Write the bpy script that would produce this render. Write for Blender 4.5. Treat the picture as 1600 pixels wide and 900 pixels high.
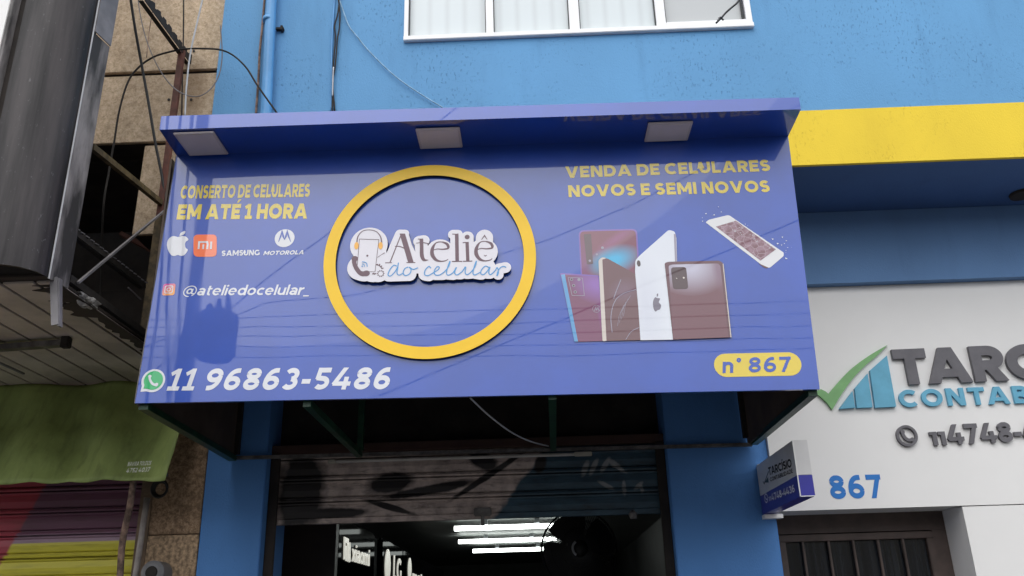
import bpy, bmesh, math, random
from math import sin, cos, pi, radians
from mathutils import Vector, Matrix
from mathutils.geometry import delaunay_2d_cdt
random.seed(7)
SC = bpy.context.scene
COL = SC.collection
for _o in list(bpy.data.objects): bpy.data.objects.remove(_o)

# ---------------------------------------------------------------- camera
EYE = Vector((0, 0, 1.6))
FPX = 1345.0
_p, _y, _r = radians(21.19), radians(-1.065), radians(-1.65)
FWD = Vector((sin(_y)*cos(_p), cos(_y)*cos(_p), sin(_p)))
_R = Vector((cos(_y), -sin(_y), 0)); _U = _R.cross(FWD)
RGT = cos(_r)*_R + sin(_r)*_U
UPV = -sin(_r)*_R + cos(_r)*_U
cam = bpy.data.cameras.new('camera'); cam.sensor_width = 36; cam.lens = FPX/1600*36
cam.clip_start = .05; cam.clip_end = 2000
camo = bpy.data.objects.new('camera', cam); COL.objects.link(camo)
_m = Matrix((RGT, UPV, -FWD)).transposed().to_4x4(); _m.translation = EYE
camo.matrix_world = _m
SC.camera = camo

# ---------------------------------------------------------------- sky, sun, exposure
SUN_EL, SUN_AZ = 52, 200            # azimuth measured clockwise from +Y
w = bpy.data.worlds.new('World'); SC.world = w; w.use_nodes = True
nt = w.node_tree; nt.nodes.clear()
sky = nt.nodes.new('ShaderNodeTexSky'); sky.sky_type = 'NISHITA'; sky.sun_disc = False
sky.sun_elevation = radians(SUN_EL); sky.sun_rotation = radians(SUN_AZ)
sky.air_density = 1.6; sky.dust_density = 6; sky.ozone_density = 1
hs = nt.nodes.new('ShaderNodeHueSaturation'); hs.inputs['Saturation'].default_value = .15
hs.inputs['Value'].default_value = 1.0
bg = nt.nodes.new('ShaderNodeBackground'); bg.inputs[1].default_value = .13
ow = nt.nodes.new('ShaderNodeOutputWorld')
# overcast: a pale cloud layer over most of the Nishita sky
tc0 = nt.nodes.new('ShaderNodeTexCoord'); cn = nt.nodes.new('ShaderNodeTexNoise'); cn.inputs['Scale'].default_value = 2.2; cn.inputs['Detail'].default_value = 5
cr = nt.nodes.new('ShaderNodeValToRGB'); cr.color_ramp.elements[0].position = .3; cr.color_ramp.elements[0].color = (8.3, 8.6, 9.1, 1); cr.color_ramp.elements[1].position = .72; cr.color_ramp.elements[1].color = (9.6, 9.8, 10.1, 1)
cm = nt.nodes.new('ShaderNodeMix'); cm.data_type = 'RGBA'; cm.inputs[0].default_value = .7
nt.links.new(tc0.outputs['Generated'], cn.inputs['Vector']); nt.links.new(cn.outputs['Fac'], cr.inputs[0])
nt.links.new(sky.outputs[0], hs.inputs['Color']); nt.links.new(hs.outputs[0], cm.inputs[6]); nt.links.new(cr.outputs[0], cm.inputs[7]); nt.links.new(cm.outputs[2], bg.inputs[0]); nt.links.new(bg.outputs[0], ow.inputs[0])
sl = bpy.data.lights.new('sun', 'SUN'); sl.energy = 0.5; sl.angle = radians(70); sl.color = (1, .97, .93)
so = bpy.data.objects.new('sun', sl); COL.objects.link(so)
_d = Vector((sin(radians(SUN_AZ))*cos(radians(SUN_EL)), cos(radians(SUN_AZ))*cos(radians(SUN_EL)), sin(radians(SUN_EL))))
so.rotation_euler = _d.to_track_quat('Z', 'Y').to_euler(); so.location = (0, -6, 12)
vs = SC.view_settings; vs.view_transform = 'Standard'; vs.look = 'None'; vs.gamma = 1; vs.use_curve_mapping = False
vs.exposure = 0.58
SC.cycles.max_bounces = 8; SC.cycles.glossy_bounces = 4; SC.cycles.diffuse_bounces = 4

# ---------------------------------------------------------------- placing on real planes
def U(px, py, Y=None, Z=None, X=None, plane=None):
    d = RGT*((px-800)/FPX) - UPV*((py-450)/FPX) + FWD
    if plane is not None: t = (plane[0]-EYE).dot(plane[1])/d.dot(plane[1])
    elif Y is not None: t = (Y-EYE.y)/d.y
    elif Z is not None: t = (Z-EYE.z)/d.z
    else: t = (X-EYE.x)/d.x
    return EYE + d*t

# ---------------------------------------------------------------- object helpers
WL = {}
def thing(name, label, cat, loc=(0, 0, 0), group=None, kind=None):
    o = bpy.data.objects.new(name, None); COL.objects.link(o); o.empty_display_size = .1
    o.location = loc; o['label'] = label; o['category'] = cat
    if group: o['group'] = group
    if kind: o['kind'] = kind
    WL[o] = Vector(loc)
    return o
def mesh_obj(name, verts, faces, mats, parent=None, fm=None, smooth=False, loc=None):
    vv = [Vector(v) for v in verts]
    if parent is not None: base = WL[parent]
    elif loc is not None: base = Vector(loc)
    else:
        base = Vector((sum(v.x for v in vv)/len(vv), sum(v.y for v in vv)/len(vv), min(v.z for v in vv)))
    me = bpy.data.meshes.new(name)
    me.from_pydata([v-base for v in vv], [], faces); me.update()
    if not isinstance(mats, (list, tuple)): mats = [mats]
    for m in mats: me.materials.append(m)
    if fm: me.polygons.foreach_set('material_index', fm)
    if smooth: me.polygons.foreach_set('use_smooth', [True]*len(me.polygons))
    o = bpy.data.objects.new(name, me); COL.objects.link(o)
    if parent is not None: o.parent = parent
    else: o.location = base
    WL[o] = base
    return o
def single(o, label, cat, group=None):
    o['label'] = label; o['category'] = cat
    if group: o['group'] = group
    return o
def structure(o): o['kind'] = 'structure'; return o

class MB:
    def __init__(s): s.v = []; s.f = []; s.m = []
    def add(s, v, f, mi=0):
        n = len(s.v); s.v += [tuple(x) for x in v]; s.f += [tuple(i+n for i in q) for q in f]; s.m += [mi]*len(f)
    def box(s, x0, x1, y0, y1, z0, z1, mi=0, bev=0):
        if bev <= 0:
            v = [(x, y, z) for x in (x0, x1) for y in (y0, y1) for z in (z0, z1)]
            s.add(v, [(0, 1, 3, 2), (4, 6, 7, 5), (0, 4, 5, 1), (2, 3, 7, 6), (0, 2, 6, 4), (1, 5, 7, 3)], mi)
        else:
            bm = bmesh.new()
            bmesh.ops.create_cube(bm, size=1)
            for v in bm.verts:
                v.co = Vector(((x0+x1)/2+v.co.x*(x1-x0), (y0+y1)/2+v.co.y*(y1-y0), (z0+z1)/2+v.co.z*(z1-z0)))
            bmesh.ops.bevel(bm, geom=list(bm.edges), offset=bev, segments=2, affect='EDGES')
            bm.verts.index_update()
            s.add([v.co[:] for v in bm.verts], [[v.index for v in f.verts] for f in bm.faces], mi); bm.free()
    def quad(s, a, b, c, d, mi=0): s.add([a, b, c, d], [(0, 1, 2, 3)], mi)
    def bar(s, a, b, w, h, up=(0, 0, 1), mi=0):
        a = Vector(a); b = Vector(b); d = (b-a).normalized(); up = Vector(up)
        sd = d.cross(up)
        if sd.length < 1e-4: sd = d.cross(Vector((1, 0, 0)))
        sd.normalize(); u2 = sd.cross(d).normalized()
        v = []
        for p in (a, b):
            for i, j in ((-1, -1), (1, -1), (1, 1), (-1, 1)): v.append(p+sd*(w/2*i)+u2*(h/2*j))
        s.add(v, [(0, 1, 2, 3), (7, 6, 5, 4), (0, 4, 5, 1), (1, 5, 6, 2), (2, 6, 7, 3), (3, 7, 4, 0)], mi)
    def tube(s, pts, r, n=8, mi=0, cap=True):
        pts = [Vector(p) for p in pts]; rings = []
        t0 = (pts[1]-pts[0]).normalized()
        nrm = t0.orthogonal().normalized()
        for i, p in enumerate(pts):
            t = ((pts[min(i+1, len(pts)-1)]-pts[max(i-1, 0)])).normalized()
            nrm = (nrm-t*nrm.dot(t)).normalized(); bn = t.cross(nrm)
            rr = r[i] if isinstance(r, (list, tuple)) else r
            rings.append([p+(nrm*cos(2*pi*k/n)+bn*sin(2*pi*k/n))*rr for k in range(n)])
        v = [q for rg in rings for q in rg]; f = []
        for i in range(len(pts)-1):
            for k in range(n): f.append((i*n+k, i*n+(k+1) % n, (i+1)*n+(k+1) % n, (i+1)*n+k))
        if cap: f.append(tuple(range(n))[::-1]); f.append(tuple((len(pts)-1)*n+k for k in range(n)))
        s.add(v, f, mi)
    def build(s, name, mats, parent=None, smooth=False, loc=None):
        return mesh_obj(name, s.v, s.f, mats, parent, s.m, smooth, loc)

def spline(pts, n=8):
    pts = [Vector(p) for p in pts]; out = []
    P = [pts[0]*2-pts[1]]+pts+[pts[-1]*2-pts[-2]]
    for i in range(1, len(P)-2):
        a, b, c, d = P[i-1], P[i], P[i+1], P[i+2]
        for k in range(n):
            t = k/n
            out.append(.5*((2*b)+(c-a)*t+(2*a-5*b+4*c-d)*t*t+(3*b-a-3*c+d)*t**3))
    out.append(pts[-1]); return out

# ---------------------------------------------------------------- flat shapes: polygons merged in 2D
def strip(pts, w):
    """quads of a flat stroke with mitred corners; w number or list"""
    P = [Vector((p[0], p[1])) for p in pts]; n = len(P); L = []; R = []
    for i in range(n):
        ww = (w[i] if isinstance(w, (list, tuple)) else w)/2
        d0 = (P[i]-P[i-1]).normalized() if i > 0 else None
        d1 = (P[i+1]-P[i]).normalized() if i < n-1 else None
        if d0 is None: d0 = d1
        if d1 is None: d1 = d0
        t = d0+d1
        if t.length < 1e-3: t = d1.copy()
        t.normalize(); nn = Vector((-t.y, t.x)); c = max(.45, nn.dot(Vector((-d1.y, d1.x))))
        L.append(P[i]+nn*ww/c); R.append(P[i]-nn*ww/c)
    out = []
    ar = lambda a, b, c: (b-a).x*(c-a).y-(b-a).y*(c-a).x
    for i in range(n-1):
        q = [L[i], R[i], R[i+1], L[i+1]]
        sg = [ar(q[k-1], q[k], q[(k+1) % 4]) for k in range(4)]
        if min(sg)*max(sg) < 0:
            d = (P[i+1]-P[i]).normalized(); nn = Vector((-d.y, d.x))
            wa, wb = (w[i]/2, w[i+1]/2) if isinstance(w, (list, tuple)) else (w/2, w/2)
            q = [P[i]+nn*wa, P[i]-nn*wa, P[i+1]-nn*wb, P[i+1]+nn*wb]
        out.append(q)
    return out
def ell(cx, cy, rx, ry, a0=0, a1=360, n=None):
    n = n or max(4, int(abs(a1-a0)/9))
    return [(cx+rx*cos(radians(a0+(a1-a0)*i/n)), cy+ry*sin(radians(a0+(a1-a0)*i/n))) for i in range(n+1)]
def disc(cx, cy, rx, ry=None, n=28): return ell(cx, cy, rx, ry or rx, 0, 360, n)[:-1]
def capsule(a, b, r):
    A = Vector(a); B = Vector(b); d = (B-A).normalized(); nn = Vector((-d.y, d.x))
    return [disc(a[0], a[1], r), disc(b[0], b[1], r), [A+nn*r, A-nn*r, B-nn*r, B+nn*r]]
def clip(poly, y0, y1):
    def cl(P, f):
        o = []
        for i in range(len(P)):
            a, b = P[i-1], P[i]; fa, fb = f(a), f(b)
            if (fa >= 0) != (fb >= 0):
                t = fa/(fa-fb); o.append((a[0]+(b[0]-a[0])*t, a[1]+(b[1]-a[1])*t))
            if fb >= 0: o.append((b[0], b[1]))
        return o
    P = cl(poly, lambda p: p[1]-y0)
    return cl(P, lambda p: y1-p[1]) if P else []
def rrect(x0, y0, x1, y1, r, n=6):
    o = []
    for cx, cy, a in ((x1-r, y1-r, 0), (x0+r, y1-r, 90), (x0+r, y0+r, 180), (x1-r, y0+r, 270)):
        o += ell(cx, cy, r, r, a, a+90, n)
    return o
def roundpoly(pts, r, n=4):
    out = []; P = [Vector(p) for p in pts]
    for i in range(len(P)):
        a, b, c = P[i-1], P[i], P[(i+1) % len(P)]
        rr = r[i] if isinstance(r, (list, tuple)) else r
        d0 = (a-b); d1 = (c-b); k = min(rr, d0.length*.45, d1.length*.45)
        s_ = b+d0.normalized()*k; e = b+d1.normalized()*k
        for j in range(n+1):
            t = j/n; out.append(tuple(s_*(1-t)**2+b*2*t*(1-t)+e*t*t))
    return out
def merge(polys):
    vs_, fs_ = [], []
    for P in polys:
        Q = []
        for p in P:
            p = (round(p[0], 5), round(p[1], 5))
            if not Q or (abs(p[0]-Q[-1][0])+abs(p[1]-Q[-1][1])) > 2e-5: Q.append(p)
        if len(Q) > 2 and abs(Q[0][0]-Q[-1][0])+abs(Q[0][1]-Q[-1][1]) < 2e-5: Q.pop()
        if len(Q) < 3: continue
        ar = sum(Q[i-1][0]*Q[i][1]-Q[i][0]*Q[i-1][1] for i in range(len(Q)))
        if abs(ar) < 1e-8: continue
        if ar < 0: Q = Q[::-1]
        fs_.append(list(range(len(vs_), len(vs_)+len(Q)))); vs_ += [Vector(q) for q in Q]
    r = delaunay_2d_cdt(vs_, [], fs_, 1, 1e-5)
    return [tuple(v) for v in r[0]], [tuple(f) for f, o in zip(r[2], r[5]) if len(o)]
def sheet(mb, polys, tf, nrm, thick=0, mi=0, mside=None, one=True):
    """merge polygons and lay them on a plane through tf(u,v)->Vector; nrm points to the viewer"""
    groups = [polys] if one else [[p] for p in polys]
    for g in groups:
        v, f = merge(g)
        if not f: continue
        nrm = Vector(nrm)
        a = [tf(*p) for p in v]
        def orient(q):
            n_ = (a[q[1]]-a[q[0]]).cross(a[q[2]]-a[q[0]]); return q if n_.dot(nrm) > 0 else q[::-1]
        f = [orient(q) for q in f]
        if thick == 0: mb.add(a, f, mi); continue
        mb.add([p+nrm*thick for p in a], f, mi)
        ec = {}
        for q in f:
            for i in range(len(q)):
                e = (q[i], q[(i+1) % len(q)]); k = tuple(sorted(e)); ec.setdefault(k, []).append(e)
        be = [e[0] for e in ec.values() if len(e) == 1]
        sv = []; sf = []
        for i, j in be:
            n0 = len(sv); sv += [a[i], a[j], a[j]+nrm*thick, a[i]+nrm*thick]; sf.append((n0, n0+1, n0+2, n0+3))
        mb.add(sv, sf, mi if mside is None else mside)

# ---------------------------------------------------------------- a geometric sans built from strokes
def glyph(c, w):
    h = w/2; S = []; cl = True
    def st(*p, ww=w): S.extend(strip(p, ww))
    def cu(p, ww=w): S.extend(strip(p, ww))
    X = .74
    acc = None
    if c in 'ÉÍÊ': acc = c; c = {'É': 'E', 'Í': 'I', 'Ê': 'E'}[c]
    if c == 'O': W = 1.06; cu(ell(W/2, .5, W/2-h, .5-h))
    elif c == 'Q': W = 1.06; cu(ell(W/2, .5, W/2-h, .5-h))
    elif c == 'C': W = .92; cu(ell(.53, .5, .53-h, .5-h, 47, 313))
    elif c == 'G':
        W = 1.0; cu(ell(.53, .5, .53-h, .5-h, 47, 325)); st((W-h-.02, .1), (W-h-.02, .5)); 
    elif c == 'D': W = .93; cu([(h, h), (h, 1-h), (.4, 1-h)]+ell(.43, .5, W-.43-h, .5-h, 88, -88)+[(.4, h), (0, h)])
    elif c == 'E': W = .72; st((h, 0), (h, 1)); st((0, 1-h), (W, 1-h)); st((0, h), (W, h)); st((0, .5), (W-.07, .5), ww=w*.94)
    elif c == 'H': W = .88; st((h, 0), (h, 1)); st((W-h, 0), (W-h, 1)); st((h, .5), (W-h, .5))
    elif c == 'I': W = w; st((h, 0), (h, 1))
    elif c == 'L': W = .66; st((h, 0), (h, 1)); st((0, h), (W, h))
    elif c == 'T': W = .82; st((W/2, 0), (W/2, 1)); st((0, 1-h), (W, 1-h))
    elif c == 'U': W = .86; cu([(h, 1), (h, .42)]+ell(W/2, .42, W/2-h, .42-h, 180, 360)+[(W-h, 1)])
    elif c == 'V': W = 1.02; k = h*1.08; st((k-.02, 1.05), (W/2, -.06+.02)); st((W-k+.02, 1.05), (W/2, -.06+.02))
    elif c == 'N': W = .9; st((h, 0), (h, 1)); st((W-h, 0), (W-h, 1)); st((h*.7, 1.08), (W-h*.7, -.08))
    elif c == 'M': W = 1.12; st((h, 0), (h, 1)); st((W-h, 0), (W-h, 1)); st((h*.6, 1.1), (W/2, .22), ww=w*.92); st((W-h*.6, 1.1), (W/2, .22), ww=w*.92)
    elif c == 'A': W = 1.08; k = h*1.08; st((k-.02, -.05), (W/2, 1.05)); st((W-k+.02, -.05), (W/2, 1.05)); st((.24, .3-.02), (W-.24, .3-.02), ww=w*.85)
    elif c in 'RPB':
        W = .8; q = .36
        st((h, 0), (h, 1))
        if c == 'B':
            cu([(h, 1-h), (.4, 1-h)]+ell(.42, .76-.02, W-.06-.42-h, .24-h+.02, 88, -88)+[(.4, .5), (h, .5)])
            cu([(h, .52), (.42, .52)]+ell(.44, .28, W-.44-h, .28-h*.9, 88, -88)+[(.4, h), (h, h)])
        else:
            cu([(h, 1-h), (.4, 1-h)]+ell(.42, (1+q)/2-.02, W-.42-h, (1-q)/2-h+.02, 88, -88)+[(.4, q+h-.04), (h, q+h-.04)])
            if c == 'R': st((.42, .42), (W-h*.9+.03, -.06))
    elif c == 'S':
        W = .74; ry = (.5-h)/2
        cu(ell(W/2, .5+ry, W/2-h, ry, 28, 265)+ell(W/2, .5-ry, W/2-h, ry, 85, -152))
    elif c == '1': W = .56; st((W/2+.02, 0), (W/2+.02, 1)); st((-.02, .74), (W/2+.04, .95), ww=w*.85); st((0, h*.85), (W+.02, h*.85), ww=w*.85)
    elif c == '!': W = .42; st((W-h, 0), (W-h, 1)); st((0, 1-h*.9), (W-h, 1-h*.9), ww=w*.9)
    elif c == '2': W = .74; cu(ell(W/2, .67, W/2-h, .33-h, 160, 0)+[(W-h, .62), (h*.8, h*.9)]); st((0, h), (W, h))
    elif c == '3': W = .76; ry = (.5-h)/2; cu(ell(W/2-.03, .5+ry, W/2-h-.02, ry, 150, -85)); cu(ell(W/2-.02, .5-ry, W/2-h, ry+.0, 85, -150))
    elif c == '4': W = .88; st((.62, -.0), (.62, .58)); st((0.02, .27), (W, .27), ww=w*.88); st((.5, 1.05), (.06, .22))
    elif c == '5': W = .76; st((.08, 1-h), (W-.05, 1-h)); st((.1+h*.7, 1), (.1+h*.4, .48)); cu([(.1, .54)]+ell(.38, .31, W-.38-h, .31-h, 88, -140))
    elif c == '6': W = .78; cu(ell(W/2, .32, W/2-h, .32-h)); cu([(W*.82, 1-h*.9)]+ell(W*.66, .4, W*.66-h, .6-h, 96, 185))
    elif c == '9': W = .78; cu(ell(W/2, .68, W/2-h, .32-h)); cu([(W*.18, h*.9)]+ell(W*.34, .6, W*.66-h, .6-h, 276, 365))
    elif c == '7': W = .76; st((0, 1-h), (W-.02, 1-h)); st((W-h*1.1, 1), (.2+h*.4, -.05))
    elif c == '8': W = .78; cu(ell(W/2, .735, W/2-h-.03, .265-h*.95)); cu(ell(W/2, .285, W/2-h, .285-h))
    elif c == '0': W = .84; cu(ell(W/2, .5, W/2-h, .5-h))
    elif c == '-': W = .42; st((0, .38), (W, .38), ww=w*.95)
    elif c == '_': W = .5; cl = False; st((0, -.1), (W, -.1), ww=w*.6)
    elif c == '°': W = .3; cu(ell(.15, .84, .15-w*.3, .15-w*.3), ww=w*.6); cl = False
    elif c == '@':
        W = 1.2; cl = False; cu(ell(.6, .42, .54, .52, -60, 275), ww=w*.5)
        cu(ell(.56, .42, .2, .22), ww=w*.75); cu([(.8, .66), (.8, .3)]+ell(.9, .26, .1, .1, 200, 340), ww=w*.6)
    elif c == 'a':
        W = .66; cl = False; cu(ell(.3, X*.31, .3-h, X*.31-h*.95)); cu([(W-h, 0), (W-h, X*.6)]+ell(W/2, X*.62, W/2-h, X*.38-h*.9, 0, 150))
    elif c == 'c': W = .62; cl = False; cu(ell(.37, X/2, .37-h, X/2-h*.95, 50, 310))
    elif c == 'd': W = .76; cl = False; cu(ell(.37, X/2, .37-h, X/2-h*.95)); st((W-h, 0), (W-h, 1.04))
    elif c == 'e': W = .74; cl = False; cu(ell(.37, X/2, .37-h, X/2-h*.9, 0, 318), ww=w*.92); st((h, X*.5), (W-h*.5, X*.5), ww=w*.62)
    elif c == 'i': W = w; cl = False; st((h, 0), (h, X)); S.append(disc(h, .95, h*1.1))
    elif c == 'l': W = w; cl = False; st((h, 0), (h, 1.04))
    elif c == 'n': W = .68; cl = False; st((h, 0), (h, X)); cu([(W-h, 0), (W-h, X*.55)]+ell(W/2+.01, X*.58, W/2-h, X*.42-h, 0, 170))
    elif c == 'm':
        W = 1.08; cl = False; st((h, 0), (h, X)); q = (W-w)/2
        for k in (0, 1): cu([(h+q*(k+1), 0), (h+q*(k+1), X*.55)]+ell(h+q*(k+.5), X*.58, q/2, X*.42-h, 0, 170))
    elif c == 'o': W = .74; cl = False; cu(ell(.37, X/2, .37-h, X/2-h*.95))
    elif c == 'r': W = .44; cl = False; st((h, 0), (h, X)); cu(ell(W+.02, X*.5, W-h, X*.5-h*.9, 92, 165))
    elif c == 't': W = .46; cl = False; st((.08, X-h*.8), (W, X-h*.8), ww=w*.85); cu([(.2, .95), (.2, .24)]+ell(.36, .22, .16, .22-h*.9, 180, 285))
    elif c == 'u': W = .68; cl = False; st((W-h, 0), (W-h, X)); cu([(h, X), (h, X*.45)]+ell(W/2-.01, X*.42, W/2-h, X*.42-h, 180, 350))
    elif c == 'x': W = .68; S2 = strip([(.03, -.05), (W-.03, X+.05)], w)+strip([(W-.03, -.05), (.03, X+.05)], w); S.extend([q for q in (clip(p, 0, X) for p in S2) if q]); cl = False
    elif c == ' ': W = .3
    else: W = .5
    if cl: S = [q for q in (clip(p, 0, 1) for p in S) if len(q) > 2]
    if acc in ('É', 'Í'): S.append([(W/2-.02, 1.08), (W/2+.1, 1.3), (W/2+.32, 1.3), (W/2+.12, 1.08)])
    return S, W
def layout(s, w=.22, track=.1, slant=0, nfit=None):
    out = []; x = 0; xr = None
    for i, c in enumerate(s):
        g, W = glyph(c, w)
        if g: out.append([[(p[0]+x+slant*p[1], p[1]) for p in q] for q in g])
        x += W+(0 if c == ' ' else track)
        if c in 'T7' and i+1 < len(s) and s[i+1] == 'A': x -= .1
        if nfit is not None and i == nfit-1: xr = x-track
    return out, (xr if xr is not None else x-track)
def text_on(mb, s, L, R, hpx, off=(0, -1, 0), w=.22, track=.1, slant=0, nfit=None, thick=0, mi=0, mside=None, **pl):
    gl, W = layout(s, w, track, slant, nfit)
    a = U(*L, **pl); b = U(*R, **pl)
    top = U(L[0]-(.2*hpx if L[0] > 1300 else 0), L[1]-hpx, **pl)
    hz = top.z-a.z
    e1 = (b-a)/W
    if 'plane' in pl:
        nn = pl['plane'][1]; e2 = Vector((0, 0, 1)); e2 = (e2-nn*e2.dot(nn)); e2 = e2/e2.z*hz
    else: e2 = Vector((0, 0, hz))
    tf = lambda u, v: a+e1*u+e2*v
    for g in gl: sheet(mb, g, tf, off, thick, mi, mside)

# ---------------------------------------------------------------- materials
def _new(name):
    m = bpy.data.materials.new(name); m.use_nodes = True; n = m.node_tree; b = n.nodes['Principled BSDF']; return m, n, b
def N(n, t, **k):
    x = n.nodes.new(t)
    for a, v in k.items(): setattr(x, a, v)
    return x
def noise(n, scale, detail=4, stretch=(1, 1, 1), rough=.6, dist=0):
    g = N(n, 'ShaderNodeNewGeometry'); mp = N(n, 'ShaderNodeMapping'); mp.inputs['Scale'].default_value = stretch
    x = N(n, 'ShaderNodeTexNoise'); x.inputs['Scale'].default_value = scale; x.inputs['Detail'].default_value = detail
    x.inputs['Roughness'].default_value = rough; x.inputs['Distortion'].default_value = dist
    n.links.new(g.outputs['Position'], mp.inputs[0]); n.links.new(mp.outputs[0], x.inputs['Vector']); return x.outputs['Fac']
def ramp(n, src, stops):
    r = N(n, 'ShaderNodeValToRGB'); e = r.color_ramp.elements
    while len(e) < len(stops): e.new(.5)
    for i, (p, c) in enumerate(stops):
        e[i].position = p; e[i].color = (c, c, c, 1) if isinstance(c, (int, float)) else (*c, 1)
    n.links.new(src, r.inputs[0]); return r.outputs[0]
def mixc(n, fac, a, b, mode='MIX'):
    x = N(n, 'ShaderNodeMix', data_type='RGBA', blend_type=mode)
    for i, v in ((0, fac), (6, a), (7, b)):
        if isinstance(v, (int, float)): x.inputs[i].default_value = v
        elif isinstance(v, (tuple, list)): x.inputs[i].default_value = (*v[:3], 1)
        else: n.links.new(v, x.inputs[i])
    return x.outputs[2]
def math_(n, op, a, b=None, c=None, clamp=False):
    x = N(n, 'ShaderNodeMath', operation=op); x.use_clamp = clamp
    for i, v in enumerate((a, b, c)):
        if v is None: continue
        if isinstance(v, (int, float)): x.inputs[i].default_value = v
        else: n.links.new(v, x.inputs[i])
    return x.outputs[0]
def bumpn(n, b, h, strength=.3, dist=.01, inp='Normal'):
    x = N(n, 'ShaderNodeBump'); x.inputs['Strength'].default_value = strength; x.inputs['Distance'].default_value = dist
    n.links.new(h, x.inputs['Height']); n.links.new(x.outputs[0], b.inputs[inp])
def pos(n):
    g = N(n, 'ShaderNodeNewGeometry'); s = N(n, 'ShaderNodeSeparateXYZ'); n.links.new(g.outputs['Position'], s.inputs[0]); return s.outputs
def halfmask(n, a, b, c, soft=.01, wob=0, ax=('X', 'Z'), wscale=6):
    p = pos(n); v = math_(n, 'ADD', math_(n, 'MULTIPLY', p[ax[0]], a), math_(n, 'MULTIPLY_ADD', p[ax[1]], b, c))
    if wob: v = math_(n, 'ADD', v, math_(n, 'MULTIPLY_ADD', noise(n, wscale, 3), wob*2, -wob))
    return math_(n, 'MULTIPLY_ADD', v, 1/soft, .5, clamp=True)
def ellmask(n, cx, cz, rx, rz, rot=0, soft=.15, wob=0, ax=('X', 'Z'), wscale=8):
    p = pos(n); x = math_(n, 'SUBTRACT', p[ax[0]], cx); z = math_(n, 'SUBTRACT', p[ax[1]], cz)
    c_, s_ = cos(rot), sin(rot)
    u = math_(n, 'DIVIDE', math_(n, 'ADD', math_(n, 'MULTIPLY', x, c_), math_(n, 'MULTIPLY', z, s_)), rx)
    v = math_(n, 'DIVIDE', math_(n, 'SUBTRACT', math_(n, 'MULTIPLY', z, c_), math_(n, 'MULTIPLY', x, s_)), rz)
    d = math_(n, 'SQRT', math_(n, 'ADD', math_(n, 'MULTIPLY', u, u), math_(n, 'MULTIPLY', v, v)))
    if wob: d = math_(n, 'ADD', d, math_(n, 'MULTIPLY_ADD', noise(n, wscale, 3), wob*2, -wob))
    return math_(n, 'MULTIPLY_ADD', math_(n, 'SUBTRACT', 1, d), 1/soft, .5, clamp=True)
def mat(name, col, rough=.6, var=.15, scale=6, bump=0, bscale=60, metal=0, ior=1.5, coat=0, coat_rough=.05, coat_ior=1.5, stretch=(1, 1, 1), emit=None, es=1):
    m, n, b = _new(name)
    f = noise(n, scale, 5, stretch)
    r = ramp(n, f, [(.4, 1-var), (.62, 1+var*.5)])
    n.links.new(mixc(n, 1, col, r, 'MULTIPLY'), b.inputs['Base Color'])
    b.inputs['Roughness'].default_value = rough; b.inputs['Metallic'].default_value = metal; b.inputs['IOR'].default_value = ior
    b.inputs['Coat Weight'].default_value = coat; b.inputs['Coat Roughness'].default_value = coat_rough; b.inputs['Coat IOR'].default_value = coat_ior
    if bump: bumpn(n, b, noise(n, bscale, 4, stretch), bump)
    if emit: b.inputs['Emission Color'].default_value = (*emit, 1); b.inputs['Emission Strength'].default_value = es
    return m
def S2(r, g, b):
    f = lambda c: (c/255/12.92 if c/255 <= .04045 else ((c/255+.055)/1.055)**2.4)
    return (f(r), f(g), f(b))
GL = dict(rough=.35, coat=1, coat_rough=.015, coat_ior=1.6)       # laminated vinyl print
def vinyl(name, col, var=.05):
    m = mat(name, col, var=var, scale=3, **GL); n = m.node_tree; b = n.nodes['Principled BSDF']
    h = noise(n, 1.1, 2); bumpn(n, b, h, .07, .012, 'Coat Normal')
    n.links.new(ramp(n, noise(n, 14, 5, (1.6, 1, .12)), [(.45, .012), (.75, .07)]), b.inputs['Coat Roughness'])
    return m
def stucco(name, col, dark, pits=.35):
    m, n, b = _new(name)
    big = noise(n, .8, 4, (1, 1, .5)); v = ramp(n, big, [(.3, .86), (.7, 1.06)])
    c = mixc(n, 1, col, v, 'MULTIPLY')
    st = noise(n, 3.2, 5, (1.6, 1.6, .25)); c = mixc(n, math_(n, 'MULTIPLY', ramp(n, st, [(.55, 0), (.8, .7)]), .35), c, dark)
    pz = noise(n, 70, 3, (1.2, 1.2, .42), .6); mz = noise(n, 1.7, 2)
    pm_ = ramp(n, pz, [(.6, 0), (.66, 1)])
    pk = math_(n, 'MULTIPLY', math_(n, 'MULTIPLY', pm_, ramp(n, mz, [(.4, 0.05), (.62, 1)])), pits*1.15, clamp=True)
    c = mixc(n, pk, c, dark); n.links.new(c, b.inputs['Base Color'])
    b.inputs['Roughness'].default_value = .75
    fine = noise(n, 110, 4, (1, 1, .6)); hh = math_(n, 'SUBTRACT', math_(n, 'MULTIPLY', fine, .5), math_(n, 'MULTIPLY', pk, 1.5))
    bumpn(n, b, hh, .55, .008)
    return m

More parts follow.
